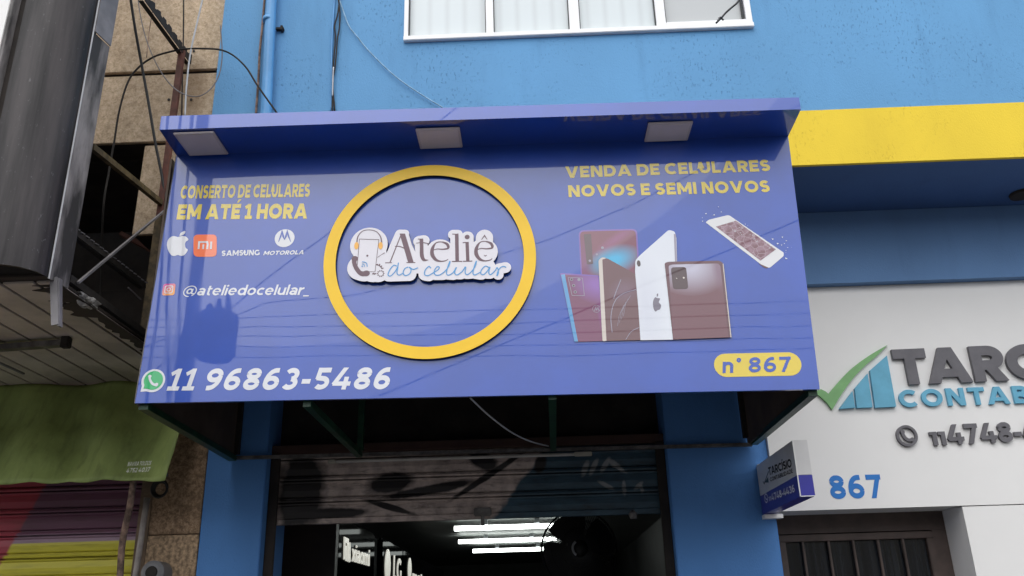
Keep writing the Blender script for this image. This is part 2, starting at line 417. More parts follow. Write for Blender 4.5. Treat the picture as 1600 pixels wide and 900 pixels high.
M = {}
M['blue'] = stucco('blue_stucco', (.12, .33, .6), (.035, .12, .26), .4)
M['slate_shaded'] = stucco('shaded_slate_stucco', (.05, .125, .33), (.03, .06, .15), .15)  # navy underside; the weak ground bounce is put into the colour
M['blue_shaded'] = stucco('shaded_blue_stucco', (.085, .25, .6), (.04, .12, .33), .12)  # deeper copy of the wall blue, with the overhang's shade painted in
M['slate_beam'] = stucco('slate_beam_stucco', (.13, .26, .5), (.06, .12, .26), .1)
M['yellow'] = stucco('yellow_stucco', (.86, .62, .035), (.5, .32, .02), .4)
M['white_frame'] = mat('white_aluminium', (.86, .86, .87), .35, .03)
M['cladding'] = mat('white_composite_cladding', (.82, .81, .8), .45, .02, 1.5)
M['sign_blue'] = vinyl('blue_vinyl', (.011, .068, .43), .08)
M['sign_yellow'] = vinyl('yellow_vinyl', (.74, .56, .03))
M['sign_white'] = vinyl('white_vinyl', (.72, .73, .78))
M['sign_orange'] = vinyl('orange_vinyl', (.95, .16, .03))
M['sign_green'] = vinyl('green_vinyl', (.0, .45, .13))
M['ring_yellow'] = mat('yellow_acrylic', (.95, .6, .03), .35, .03, ior=1.45)
M['dark_edge'] = mat('dark_painted_edge', (.02, .016, .014), .6)
M['plate_white'] = mat('white_acrylic', (.78, .76, .82), .35, .02)
M['brown_ink'] = mat('brown_print', S2(112, 88, 98), .4, .04)
M['sky_ink'] = mat('light_blue_print', S2(95, 160, 215), .4, .04)
M['apricot_ink'] = mat('apricot_print', S2(245, 185, 95), .4, .04)
M['lamp_panel'] = mat('frosted_panel', (.78, .7, .72), .45, .04)
M['lamp_rim'] = mat('panel_rim', (.68, .61, .63), .5, .04)
M['green_steel'] = mat('green_painted_steel', (.01, .05, .024), .45, .35, 10)
M['grey_steel'] = mat('grey_steel', (.17, .16, .155), .45, .4, 14, metal=.4)
M['brown_sheet'] = mat('brown_backing_sheet', (.085, .06, .045), .7, .25, 4)
M['black'] = mat('black_rubber', (.012, .012, .013), .5)
M['wire_white'] = mat('white_cable', (.55, .57, .6), .5)
M['dark_void'] = mat('near_black_wall', (.035, .027, .023), .85, .5, 3)  # near-black brown for recesses, gaps and backings
M['teal_letter'] = mat('blue_foam_letter', (.13, .42, .6), .5, .08, 8)
M['grey_letter'] = mat('grey_foam_letter', (.13, .125, .14), .5, .12, 8)
M['green_letter'] = mat('green_foam_letter', (.21, .45, .18), .5, .1, 8)
M['num_blue'] = mat('blue_number_vinyl', S2(40, 120, 200), .35, .03)
M['door_brown'] = mat('brown_painted_metal', (.075, .052, .045), .6, .25, 6)
M['dark_glass'] = mat('dark_ribbed_glass', (.012, .014, .018), .18, .6, 30, bump=.4, bscale=30, stretch=(1, 1, .02))
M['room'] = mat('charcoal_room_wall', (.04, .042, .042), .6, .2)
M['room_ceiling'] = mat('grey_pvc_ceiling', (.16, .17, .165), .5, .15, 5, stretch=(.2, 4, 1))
M['gloss_black'] = mat('gloss_black_panel', (.006, .006, .007), .22, .1, ior=1.4); M['gloss_black'].node_tree.nodes['Principled BSDF'].inputs['Specular IOR Level'].default_value = .0; M['gloss_black'].node_tree.nodes['Principled BSDF'].inputs['Coat Weight'].default_value = .06
M['tube_on'] = mat('lit_tube', (.9, .9, .9), .4, emit=(.93, 1, .95), es=6)
M['letter_on'] = mat('lit_letter', (.9, .9, .85), .4, emit=(1, .98, .86), es=.32)
M['strip_metal'] = mat('weathered_metal', (.19, .175, .175), .65, .85, 7, metal=0, stretch=(1, 1, .25), bump=.2, bscale=30)
M['rust'] = mat('rusty_steel', (.26, .17, .13), .8, .6, 16, bump=.4, bscale=60)
M['olive_steel'] = mat('olive_rusty_angle', (.12, .085, .04), .7, .5, 16)
M['redbrown'] = mat('red_oxide_steel', (.13, .045, .032), .6, .35, 12)
M['soot_steel'] = mat('sooty_angle', (.022, .018, .015), .8, .4, 20)
M['slat'] = mat('beige_pvc_slat', (.58, .505, .455), .5, .28, 2.2)
M['asphalt'] = mat('asphalt', (.05, .05, .052), .7, .3, 20, bump=.4, bscale=120)
M['concrete'] = mat('pavement_concrete', (.1, .096, .092), .85, .25, 4, bump=.3, bscale=80)
M['paint'] = mat('road_paint', (.75, .75, .72), .6, .15)
M['pole'] = mat('concrete_pole', (.05, .05, .05), .8, .3, 5)
M['plaster_a'] = mat('ochre_plaster', (.18, .15, .12), .9, .25, 2)
M['plaster_b'] = mat('grey_plaster', (.15, .16, .17), .9, .25, 2)
M['plaster_c'] = mat('cream_plaster', (.3, .27, .22), .9, .25, 2)
M['pipe_blue'] = mat('blue_painted_pipe', (.1, .33, .66), .35, .14, 3)

# stone
def stone(name, a, b_, c_):
    m, n, b = _new(name)
    sp = noise(n, 34, 6, (1, 1, 1), .85); sp2 = noise(n, 16, 4, (1, 1, .8), .7)
    c = ramp(n, sp, [(.36, b_), (.5, a), (.64, c_)])
    c = mixc(n, math_(n, 'MULTIPLY', ramp(n, sp2, [(.4, 0), (.65, 1)]), .35), c, b_)
    big = noise(n, 1.4, 4, (1.5, 1.5, .5)); c = mixc(n, 1, c, ramp(n, big, [(.3, .72), (.65, 1.08)]), 'MULTIPLY')
    stn = ellmask(n, -2.3, 5.17, .09, .2, 0, 1.0, .5); c = mixc(n, math_(n, 'MULTIPLY', stn, .55), c, (.16, .09, .035))
    n.links.new(c, b.inputs['Base Color']); b.inputs['Roughness'].default_value = .8
    bumpn(n, b, sp, .6, .006); return m
M['stone'] = stone('tan_granite', (.6, .46, .31), (.36, .26, .17), (.74, .6, .45))
M['stone_low'] = stone('shaded_brown_granite', (.34, .22, .13), (.12, .075, .045), (.6, .42, .28))  # brown lower stone; its darker tone also holds the shade there

# dark rounded cladding with vertical grime
m, n, b = _new('smoky_corner_cladding')
c = ramp(n, noise(n, 3, 5, (3.5, 3.5, .3)), [(.36, (.018, .017, .018)), (.5, (.042, .038, .04)), (.66, (.07, .062, .064))])
sp = noise(n, 60, 3, (1, 1, .5)); c = mixc(n, math_(n, 'MULTIPLY', ramp(n, sp, [(.66, 0), (.74, 1)]), .3), c, (.3, .3, .32))
n.links.new(c, b.inputs['Base Color']); b.inputs['Roughness'].default_value = .42; b.inputs['IOR'].default_value = 1.3; M['corner'] = m

# window blinds behind glass
m, n, b = _new('window_pane'); 
p = pos(n); wv = math_(n, 'PINGPONG', p['X'], .0635)
c = mixc(n, ramp(n, wv, [(0, 0), (.03, 1)]), (.5, .55, .57), (.56, .62, .64))
n.links.new(c, b.inputs['Base Color']); b.inputs['Roughness'].default_value = .5; b.inputs['Coat Weight'].default_value = 1; b.inputs['Coat Roughness'].default_value = .02
M['pane'] = m
m, n, b = _new('window_pane_clear'); b.inputs['Base Color'].default_value = (.4, .42, .43, 1); b.inputs['Roughness'].default_value = .5; b.inputs['Coat Weight'].default_value = 1; b.inputs['Coat Roughness'].default_value = .02
M['pane2'] = m

# green awning fabric
m, n, b = _new('green_awning_fabric')
c = ramp(n, noise(n, 2.5, 5, (1.4, 1, .6)), [(.3, (.2, .26, .075)), (.5, (.28, .36, .11)), (.72, (.38, .47, .15))])
c = mixc(n, math_(n, 'MULTIPLY', ramp(n, noise(n, 9, 4, (2, 1, .3)), [(.5, 0), (.7, 1)]), .3), c, (.04, .05, .02))
n.links.new(c, b.inputs['Base Color']); b.inputs['Roughness'].default_value = .6; bumpn(n, b, noise(n, 5, 3), .3, .02); M['awning'] = m

# graffiti shutter
m, n, b = _new('painted_shutter')
base = ramp(n, noise(n, 4, 4, (1, 1, 3)), [(.3, (.025, .05, .075)), (.7, (.055, .11, .155))])
pale = ramp(n, noise(n, 7, 5, (1.5, 1, 1)), [(.3, (.32, .26, .24)), (.7, (.62, .51, .47))])
c = mixc(n, halfmask(n, -1, .8, -2.1, .03, .06), base, pale)
for e in ((-1.0, 2.52, .17, .07, .1), (-.72, 2.47, .34, .035, .15), (-1.62, 2.5, .17, .3, 0), (-.35, 2.66, .12, .06, -.5), (-.32, 2.55, .3, .022, .55), (-1.4, 2.33, .25, .035, 0), (.05, 2.62, .04, .07, -.3), (-1.0, 2.36, .18, .02, -.3)):
    c = mixc(n, ellmask(n, *e, .35, .4, wscale=7), c, (.02, .017, .018))
for e in ((.36, 2.58, .02, .055, -.4), (.42, 2.59, .018, .06, -.5), (.5, 2.6, .018, .06, -.6), (.57, 2.6, .02, .06, .9), (.6, 2.57, .05, .012, -.6), (.5, 2.46, .06, .014, -.5), (.62, 2.44, .014, .05, 0), (.72, 2.45, .04, .014, .7), (.74, 2.43, .013, .03, .2)):
    c = mixc(n, math_(n, 'MULTIPLY', ellmask(n, *e, .5, .25, wscale=25), .55), c, (.4, .4, .4))
c = mixc(n, math_(n, 'MULTIPLY', ramp(n, noise(n, 25, 5, (.5, 1, 2)), [(.52, 0), (.7, 1)]), .5), c, (.03, .025, .022))
n.links.new(c, b.inputs['Base Color']); b.inputs['Roughness'].default_value = .45; b.inputs['Metallic'].default_value = .1; M['shutter'] = m
m, n, b = _new('striped_shutter')
c = mixc(n, halfmask(n, 0, -1, 2.243, .01), (.17, .07, .12), (.34, .22, .3))
c = mixc(n, halfmask(n, 0, -1, 2.186, .006), c, (.62, .56, .05))
c = mixc(n, halfmask(n, -1, .42, -4.48, .02), c, (.42, .06, .09))
c = mixc(n, math_(n, 'MULTIPLY', ramp(n, noise(n, 9, 5, (.4, 1, 3)), [(.5, 0), (.75, 1)]), .4), c, (.08, .06, .04))
n.links.new(c, b.inputs['Base Color']); b.inputs['Roughness'].default_value = .4; M['shutter_l'] = m

# ================================================================ setting
YU, YL = 5.07, 5.9            # upper wall plane, ground-floor wall plane
g = MB(); g.quad((-400, -400, 0), (400, -400, 0), (400, 400, 0), (-400, 400, 0)); structure(g.build('ground', M['concrete']))
g = MB(); g.quad((-200, -9.2, .004), (200, -9.2, .004), (200, .9, .004), (-200, .9, .004)); structure(g.build('road', M['asphalt']))
g = MB()
for i in range(-20, 20): g.quad((i*4, -4.2, .008), (i*4+2, -4.2, .008), (i*4+2, -4.08, .008), (i*4, -4.08, .008))
structure(g.build('road_marking', M['paint']))
g = MB(); g.box(-60, 60, 1.05, 6.0, 0, .13); structure(g.build('pavement', M['concrete']))
g = MB(); g.box(-60, 60, .9, 1.045, 0, .14, bev=.015); structure(g.build('kerb', M['concrete']))
g = MB(); g.box(-60, 60, -11.4, -9.3, 0, .13); structure(g.build('far_pavement', M['concrete']))

# ---------------------------------------------------------------- blue building
bb = thing('commercial_building', 'bright blue rendered building with a yellow band, white lower wall and shop shutter', 'building', (.5, 5.9, 0))
XL = -2.14; XR = 9
wx0, wz0 = U(631, 67, Y=YU).x, U(631, 67, Y=YU).z
wx1 = U(1177, 43.5, Y=YU).x; wz0b = U(1177, 43.5, Y=YU).z; wz0 = (wz0+wz0b)/2; wz1 = 7.0
zy0 = U(1420, 252.3, Y=YU).z; zy1 = U(1420, 167, Y=YU).z
g = MB()
g.box(XL, wx0, YU, YU+.25, zy1, 8.4); g.box(wx1, XR, YU, YU+.25, zy1, 8.4)
g.box(wx0, wx1, YU, YU+.25, zy1, wz0); g.box(wx0, wx1, YU, YU+.25, wz1, 8.4)
g.build('upper_wall', M['blue'], bb)
g = MB(); g.box(XL-.004, XR, YU-.006, YU+.02, zy0, zy1-.0015); g.build('painted_band', M['yellow'], bb)
g = MB(); g.box(XL, XR, YU+.022, YL+.6, zy0+.003, zy0+.3); g.box(XL, XR, YU+.022, YU+.25, zy0+.302, zy1-.002); g.build('soffit', M['slate_shaded'], bb)
g = MB(); g.box(XL, XR, YU+.4, 12, 8.2, 8.4); g.box(XL, XL+.2, YU+.26, 12, zy0+.31, 8.19); g.box(XR-.2, XR, YU+.26, 12, 0, 8.19); g.build('roof_slab', M['blue'], bb)
zw = U(1420, 446, Y=YL).z
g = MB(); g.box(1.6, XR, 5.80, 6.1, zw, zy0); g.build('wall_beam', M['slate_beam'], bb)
# left and right pillars
g = MB(); g.box(-2.245, U(417, 715, Y=YL).x, YL, 6.45, 0, zy0, bev=.006); g.build('pillar', M['blue_shaded'], bb)
PXR = U(1197, 690, Y=YL).x
g = MB(); g.box(U(1042, 705, Y=YL).x, PXR, YL, 6.45, 0, zy0, bev=.006); g.build('pillar', M['blue_shaded'], bb)
PX0 = U(417, 715, Y=YL).x; PX1 = U(1042, 705, Y=YL).x
# cladding
DZ = 2.232; DX1 = 2.803
g = MB()
g.box(PXR+.003, XR, YL-.03, YL+.05, DZ+.0, zw-.002)
g.box(DX1, XR, YL-.03, YL+.05, 0, DZ-.007)
g.build('wall_cladding', M['cladding'], bb)
g = MB(); g.box(PXR+.003, DX1+.06, YL+.052, 6.26, DZ+.002, DZ+.06); g.box(DX1+.002, DX1+.06, YL+.052, 6.26, 0, DZ+.0); g.build('doorway_reveal', M['cladding'], bb)
# dark wall over the shutter
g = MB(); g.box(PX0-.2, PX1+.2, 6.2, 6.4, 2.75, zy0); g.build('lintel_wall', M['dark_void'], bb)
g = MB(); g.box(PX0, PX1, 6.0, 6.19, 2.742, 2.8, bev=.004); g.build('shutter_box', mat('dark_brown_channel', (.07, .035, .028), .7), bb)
g = MB(); g.box(PXR-.1, DX1+.3, 6.3, 6.4, 0, 2.8); g.build('door_backing', M['room'], bb)  # unseen backing added to stop light leaking in behind the door
# room inside
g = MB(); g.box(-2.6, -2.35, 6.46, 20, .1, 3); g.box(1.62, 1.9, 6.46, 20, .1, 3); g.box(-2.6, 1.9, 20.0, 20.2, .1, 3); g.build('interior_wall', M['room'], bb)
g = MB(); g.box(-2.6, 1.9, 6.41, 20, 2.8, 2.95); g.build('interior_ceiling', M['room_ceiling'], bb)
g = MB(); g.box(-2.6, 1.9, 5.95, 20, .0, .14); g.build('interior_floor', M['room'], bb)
# window
wf = MB()
YF = YU-.012
def WX(px, py=55): return U(px, py, Y=YF).x
def vbar(x0, x1, z0, z1, y0=YF, y1=YU+.06): wf.box(x0, x1, y0, y1, z0, z1, bev=.003)
zr = wz0+.045
wf.box(wx0, wx1, YF-.02, YU+.08, wz0-.004, wz0+.035, bev=.004)
vbar(wx0, WX(637.5), wz0+.036, wz1-.05); vbar(WX(1167, 35), wx1, wz0+.036, wz1-.05)
vbar(WX(759.7), WX(771.5), wz0+.036, wz1-.05); vbar(WX(891), WX(907), wz0+.036, wz1-.05); vbar(WX(1028), WX(1043), wz0+.036, wz1-.05)
wf.box(WX(1043)+.001, WX(1167, 35)-.001, YF, YU+.06, wz0+.036, wz0+.075, bev=.003)
wf.box(wx0, wx1, YF, YU+.06, wz1-.049, wz1-.001)
win = wf.build('window', M['white_frame'], bb)
gask = MB()
for i, (a, c_) in enumerate(((637.5, 759.7), (771.5, 891), (907, 1028), (1043, 1167))):
    q = MB(); z_ = wz0+(.077 if i == 3 else .037); x0_, x1_ = WX(a)+.006, WX(c_)-.006
    q.box(x0_, x1_, YU+.03, YU+.036, z_, wz1-.05)
    q.build('pane', M['pane2'] if i == 3 else M['pane'], win)
    gask.box(x0_-.006, x0_, YU+.0, YU+.05, z_, wz1-.05); gask.box(x1_, x1_+.006, YU+.0, YU+.05, z_, wz1-.05)
gask.build('gasket', M['black'], win)

# shutters
def shutter(name, mat_, x0, x1, z0, z1, y, parent, phase=0, pitch=.148):
    prof = []
    z = z0
    while z < z1:
        prof += [(.004, z), (0, z+pitch*.04), (-.004, z+pitch*.3), (0, z+pitch*.58), (-.014, z+pitch*.63), (-.016, z+pitch*.68), (.022, z+pitch*.70), (.022, z+pitch*.75), (-.012, z+pitch*.77), (-.016, z+pitch*.83), (-.012, z+pitch*.90), (.020, z+pitch*.92), (.020, z+pitch*.97)]
        z += pitch
    prof = [p for p in prof if p[1] < z1]+[(0, z1)]
    q = MB(); v = []; f = []
    for yy, zz in prof: v += [(x0, y+yy, zz), (x1, y+yy, zz), (x0, y+.03, zz), (x1, y+.03, zz)]
    for i in range(len(prof)-1): f += [(4*i, 4*i+1, 4*i+5, 4*i+4), (4*i+3, 4*i+2, 4*i+6, 4*i+7)]
    q.add(v, f); q.box(x0, x1, y-.014, y+.034, z0-.035, z0-.001)
    return q.build(name, mat_, parent)
zs = U(700, 812.5, Y=6.05).z
sh = shutter('roller_shutter', M['shutter'], PX0+.002, PX1-.002, zs+.035, 2.74, 6.05, bb)
g = MB(); a = U(754, 800, Y=6.0); g.box(a.x-.06, a.x+.06, 6.0, 6.03, a.z-.025, a.z+.03, bev=.006); g.box(a.x-.012, a.x+.012, 6.005, 6.025, a.z-.09, a.z-.026); g.build('latch', M['grey_steel'], sh)
g = MB(); a = U(989, 806, Y=6.0); g.tube([a+Vector((0, 0, .035)), a+Vector((0, -.01, .01)), a-Vector((0, .01, .02))], [.012, .03, .022], 10); g.build('handle', M['strip_metal'], sh, smooth=True)
for x in (PX0+.002, PX1-.062):
    g = MB(); g.box(x, x+.06, 5.99, 6.03, .13, 2.74, bev=.003); g.build('guide_rail', M['dark_void'], sh)

# brown metal door
dr = MB(); YD = 6.17
dz1 = U(1320, 832, Y=YD).z; dx0 = U(1213, 836, Y=YD).x; dx1 = U(1456, 832, Y=YD).x
dr.box(PXR+.002, DX1+.0, YD, YD+.06, dz1, DZ+.1); dr.box(PXR+.002, dx0, YD, YD+.06, .13, dz1-.001); dr.box(dx1, DX1, YD, YD+.06, .13, dz1-.001)
door = dr.build('door', M['door_brown'], bb)
g = MB(); t_ = .045
g.box(dx0+.006, dx1-.006, YD-.02, YD+.04, dz1-.008-t_, dz1-.008, bev=.004)
g.box(dx0+.006, dx0+.006+t_, YD-.02, YD+.04, .15, dz1-.009-t_, bev=.004); g.box(dx1-.006-t_, dx1-.006, YD-.02, YD+.04, .15, dz1-.009-t_, bev=.004)
for px in (1254, 1294.5, 1333, 1372, 1411):
    x = U(px, 845, Y=YD-.02).x; g.box(x-.008, x+.008, YD-.022, YD+.0, .2, dz1-.009-t_, bev=.003)
g.build('door_leaf', M['door_brown'], door)
g = MB(); g.box(dx0+.01+t_, dx1-.01-t_, YD+.012, YD+.02, .2, dz1-.012-t_); g.build('door_glass', M['dark_glass'], door)
g = MB(); a = U(1590, 303, Z=zy0)
for k in range(18): pass
g.v += []; g.tube([a+Vector((.03, 0, .0)), a+Vector((.03, 0, -.018)), a+Vector((.03, 0, -.02))], [.085, .08, .05], 20); sp = g.build('spotlight', M['dark_void'], None, smooth=False)
single(sp, 'dark round spotlight recessed in the blue ceiling of the overhang', 'light')

# ---------------------------------------------------------------- interior fittings
for i, (px, py, Yt) in enumerate(((710, 826, 11.04), (716.5, 846.5, 13.06), (739, 861, 14.7))):
    a = U(px, py, Y=Yt); L_ = (1.37, 1.43, 1.42)[i]
    lab = ['front lit white ceiling tube light inside the shop', 'middle lit white ceiling tube light inside the shop', 'rearmost, lowest looking lit tube light inside the shop'][i]
    t = thing('tube_light', lab, 'light', a, 'lit tube lights on the shop ceiling')
    g = MB(); g.tube([a, a+Vector((L_, 0, 0))], .029, 12); g.build('tube', M['tube_on'], t, smooth=True)
    for k in (.28, .75):
        g = MB(); x = a.x+L_*k; g.box(x-.03, x+.03, Yt-.02, Yt+.02, a.z+.036, 2.799); g.build('bracket', M['wire_white'], t)
# dark partition and brand boards
g = MB(); g.box(-2.349, -1.6, 7.11, 7.2, .141, 2.798); single(g.build('partition', mat('plum_brown_panel', (.035, .026, .026), .5, .2)), 'plain dark brown partition inside the doorway, behind the left blue pillar', 'partition')
def board(y0, y1, z1, lab):
    t = thing('display_board', lab, 'display board', (-1.62, (y0+y1)/2, .14), 'black brand boards along the left shop wall')
    g = MB(); g.box(-1.66, -1.6, y0, y1, .141, z1, bev=.02); g.build('panel', M['gloss_black'], t); return t
b1 = board(7.205, 8.85, 2.46, 'nearest glossy black board with lit xiaomi lettering')
g = MB(); text_on(g, 'xiaomi', U_ := (549, 877), (576, 884.5), 27, (1, 0, 0), .15, .12, X=-1.597, thick=.01); g.build('lettering', M['letter_on'], b1)
g = MB()
def sx(px, py, X=-1.597): p = U(px, py, X=X); return (p.y, p.z)
tx = lambda u, v: Vector((-1.597, u, v))
sheet(g, strip([sx(537, 874), sx(537.5, 843), sx(542.6, 845.5), sx(542.6, 877)], .04)+strip([sx(539.9, 876), sx(539.9, 853)], .035)+strip([sx(545.4, 878), sx(545.2, 848)], .04), tx, (1, 0, 0), .01)
g.build('emblem', M['letter_on'], b1)
b2 = board(9.3, 10.72, 2.46, 'middle glossy black board with a round emblem and large lit letters')
g = MB(); text_on(g, 'LG', (614, 905), (626, 910), 38, (1, 0, 0), .17, .12, X=-1.597, thick=.01); g.build('lettering', M['letter_on'], b2)
g = MB(); p = sx(605, 884); sheet(g, [disc(p[0], p[1], .17, .17)], tx, (1, 0, 0), .01); g.build('emblem', M['letter_on'], b2)
b3 = board(10.76, 15.5, 2.46, 'farthest glossy black board with small lit motorola lettering')
g = MB(); text_on(g, 'motorola', (644, 906), (676, 915), 14, (1, 0, 0), .2, .1, X=-1.597, thick=.01); g.build('lettering', M['letter_on'], b3)
g = MB(); p = sx(639.5, 890); sheet(g, [disc(p[0], p[1], .14)], tx, (1, 0, 0), .01); g.build('emblem', M['letter_on'], b3)
# fan
fc = U(905, 858, Y=8.0); R_ = .335
fan = thing('wall_fan', 'large black caged fan hanging in front of the lit tubes', 'fan', fc)
g = MB()
def ring3(r, y, rad): g.tube([fc+Vector((r*cos(a), y, r*sin(a))) for a in [2*pi*k/48 for k in range(49)]], rad, 5, cap=False)
for s in (-1, 1):
    for k in range(100):
        a = 2*pi*k/100; d = Vector((cos(a), 0, sin(a)))
        pts = [fc+d*(R_*q)+Vector((0, s*.09*(1-q**2.5), 0)) for q in (.22, .45, .7, .9, 1)]
        g.tube(pts, .0036, 4, cap=False)
    ring3(R_*.5, s*.075, .003); ring3(R_*.75, s*.05, .003)
ring3(R_, 0, .009)
g.build('cage', M['black'], fan)
g = MB(); g.tube([fc+Vector((0, -.1, 0)), fc+Vector((0, -.09, 0)), fc+Vector((0, .1, 0)), fc+Vector((0, .25, 0))], [.02, .075, .08, .07], 20); g.build('motor', M['black'], fan, smooth=True)
for k in range(4):
    g = MB(); a0 = 2*pi*k/4+.4; v = []
    for i in range(7):
        for j in range(5):
            r = .06+.26*i/6; a = a0+(j/4-.5)*(1.15+.25*sin(i/6*pi)); v.append(fc+Vector((r*cos(a), (j/4-.5)*.06, r*sin(a))))
    f = [(i*5+j, i*5+j+1, i*5+j+6, i*5+j+5) for i in range(6) for j in range(4)]
    g.add(v, f); g.build('blade', M['black'], fan, smooth=True)
g = MB(); g.tube([fc+Vector((0, .18, .05)), fc+Vector((0, .25, .35)), fc+Vector((0, .25, 2.799-fc.z))], .02, 8); g.build('mount', M['black'], fan)
g = MB(); g.tube([fc+Vector((.05*cos(radians(q))-.012, -.115, .06*sin(radians(q)))) for q in range(115, 250, 12)], .011, 6); g.build('hub_highlight', M['wire_white'], fan)  # pale crescent added as the highlight on the hub
# unlit tube under the sign frame
a = U(513, 721.5, Y=5.86); b_ = U(925, 709, Y=5.86)
t = thing('batten_light', 'thin unlit white tube light fixed under the sign frame above the shutter', 'light', a)
g = MB(); g.tube([a+Vector((.05, 0, 0)), b_-Vector((.12, 0, 0))], .011, 8); g.build('tube', mat('grey_tube', (.5, .48, .45), .4), t, smooth=True)
for x0, x1 in ((a.x, a.x+.05), (b_.x-.12, b_.x)):
    g = MB(); zz = a.z+(b_.z-a.z)*(x0-a.x)/(b_.x-a.x); g.box(x0, x1, 5.845, 5.875, zz-.014, zz+.014, bev=.004); g.build('end_cap', mat('pale_cap', (.4, .38, .33), .5), t)

# ================================================================ shop sign
YS = 4.33
sign = thing('shop_sign', 'large blue box sign of a mobile phone shop with yellow ring and printed phones', 'shop sign', (-.27, YS, 2.69))
TL = U(276, 243, Y=YS); TR = U(1231.5, 213, Y=YS); BR = U(1281, 608, Y=YS); BL = U(211, 630, Y=YS)
bk = Vector((0, .02, 0))
NX = 24
g = MB(); v = []
for i in range(NX+1):
    t_ = i/NX; a = BL.lerp(BR, t_); b_ = TL.lerp(TR, t_); v += [a, b_, a+bk, b_+bk]
f = []
for i in range(NX): f += [(4*i, 4*i+4, 4*i+5, 4*i+1), (4*i+2, 4*i+3, 4*i+7, 4*i+6), (4*i, 4*i+2, 4*i+6, 4*i+4), (4*i+1, 4*i+5, 4*i+7, 4*i+3)]
f += [(0, 1, 3, 2), (4*NX, 4*NX+2, 4*NX+3, 4*NX+1)]
g.add(v, f); face = g.build('face_panel', M['sign_blue'], sign)
# white edge strips
g = MB(); g.quad(BL+Vector((-.006, .0, 0)), BL+Vector((-.001, 0, 0)), TL+Vector((-.001, 0, 0)), TL+Vector((-.006, 0, 0)))
g.quad(BL+Vector((-.006, .03, 0)), BL+Vector((-.006, 0, 0)), TL+Vector((-.006, 0, 0)), TL+Vector((-.006, .03, 0))); g.build('edge_trim', M['strip_metal'], sign)
# canopy
f0 = U(247, 200, Z=TL.z); f1 = U(1250, 173.5, Z=TR.z)
fy = (f0.y+f1.y)/2; f0.y = f1.y = fy
t0 = U(250, 181.5, Y=fy); t1 = U(1250, 152, Y=fy)
mid = U(700, 187.6, Y=fy); midt = U(700, 168.2, Y=fy)
g = MB()
xs = [f0.x, mid.x, f1.x]; zb = [f0.z, mid.z, f1.z]; zt = [t0.z, midt.z, t1.z]
zbk = [TL.z, (TL.z+TR.z)/2, TR.z]
xb = [TL.x, mid.x, TR.x]
v = []
for i in range(3): v += [(xs[i], fy, zb[i]), (xs[i], fy, zt[i]), (xb[i], YS+.04, zt[i]+.01), (xb[i], YS+.04, zbk[i]+.001), (xb[i], YS-.0005, zbk[i])]
f = []
for i in range(2):
    o = 5*i
    f += [(o, o+5, o+6, o+1), (o+1, o+6, o+7, o+2), (o+2, o+7, o+8, o+3), (o+3, o+8, o+9, o+4), (o+4, o+9, o+5, o)]
f += [(0, 1, 2, 3, 4), (14, 13, 12, 11, 10)]
g.add(v, f)
can = g.build('canopy', M['sign_blue'], sign)
for Q in (((268, 207), (335, 206), (357, 241), (297, 241)), ((649, 198), (718, 197), (724, 232), (658, 234)), ((1012, 187), (1081, 184), (1072, 222), (1005, 223))):
    P = [U(*q, Z=TL.z-.01) for q in Q]
    x0 = (P[0].x+P[3].x)/2; x1 = (P[1].x+P[2].x)/2; y0 = (P[0].y+P[1].y)/2; y1 = min((P[2].y+P[3].y)/2, YS-.012)
    tt = (((x0+x1)/2)-f0.x)/(f1.x-f0.x); zc = f0.z*(1-tt)+f1.z*tt-.008
    g = MB(); g.box(x0, x1, y0, y1, zc-.008, zc+.004, bev=.003)
    dl = g.build('downlight', M['lamp_rim'], sign)
    g = MB(); g.box(x0+.014, x1-.014, y0+.014, y1-.014, zc-.0105, zc-.0082); g.build('diffuser', M['lamp_panel'], dl)
# sides of the box, and an unseen top sheet added to shade its inside
g = MB(); g.box(BL.x+.004, BL.x+.016, YS+.022, YL-.02, 2.70, 4.17); g.build('side_panel', M['brown_sheet'], sign)
g = MB(); g.box(BR.x-.016, BR.x-.004, YS+.022, YL-.02, 2.68, 4.14); g.build('side_panel', M['brown_sheet'], sign)
g = MB(); g.box(BL.x+.017, BR.x-.017, YS+.05, YL-.02, 4.12, 4.135); g.build('shade_sheet', M['brown_sheet'], sign)
# green steel frame
def beam(a, b, w_=.045, h_=.045, m_='green_steel', nm='frame_beam'):
    g = MB(); g.bar(a, b, w_, h_); return g.build(nm, M[m_], sign)
beam((BL.x+.035, YS+.025, 2.70), (BL.x+.01, YL-.06, 2.69), .05, .035)
beam((BR.x-.03, YS+.025, 2.655), (BR.x+.02, YL-.06, 2.685), .045, .035)
beam((-1.165, YS+.03, 2.69), (-1.18, YL-.06, 2.69), .04, .04)
beam((.112, YS+.03, 2.685), (.14, YL-.06, 2.69), .04, .04)
beam((BL.x+.05, YS+.045, 2.735), (BR.x-.05, YS+.045, 2.695), .03, .03)
beam((U(360, 716, Y=YL-.03).x, YL-.035, U(360, 716, Y=YL-.03).z), (U(1175, 695, Y=YL-.03).x, YL-.035, U(1175, 695, Y=YL-.03).z), .03, .022, 'grey_steel', 'rear_rail')
for x in (-1.18, .14): beam((x, YL-.03, 2.72), (x, YL-.03, 4.1), .04, .04)
beam((BL.x+.03, YL-.05, 2.72), (BL.x+.03, YL-.05, 4.1), .035, .035, 'soot_steel'); beam((BR.x-.03, YL-.05, 2.72), (BR.x-.03, YL-.05, 4.1), .035, .035, 'soot_steel')

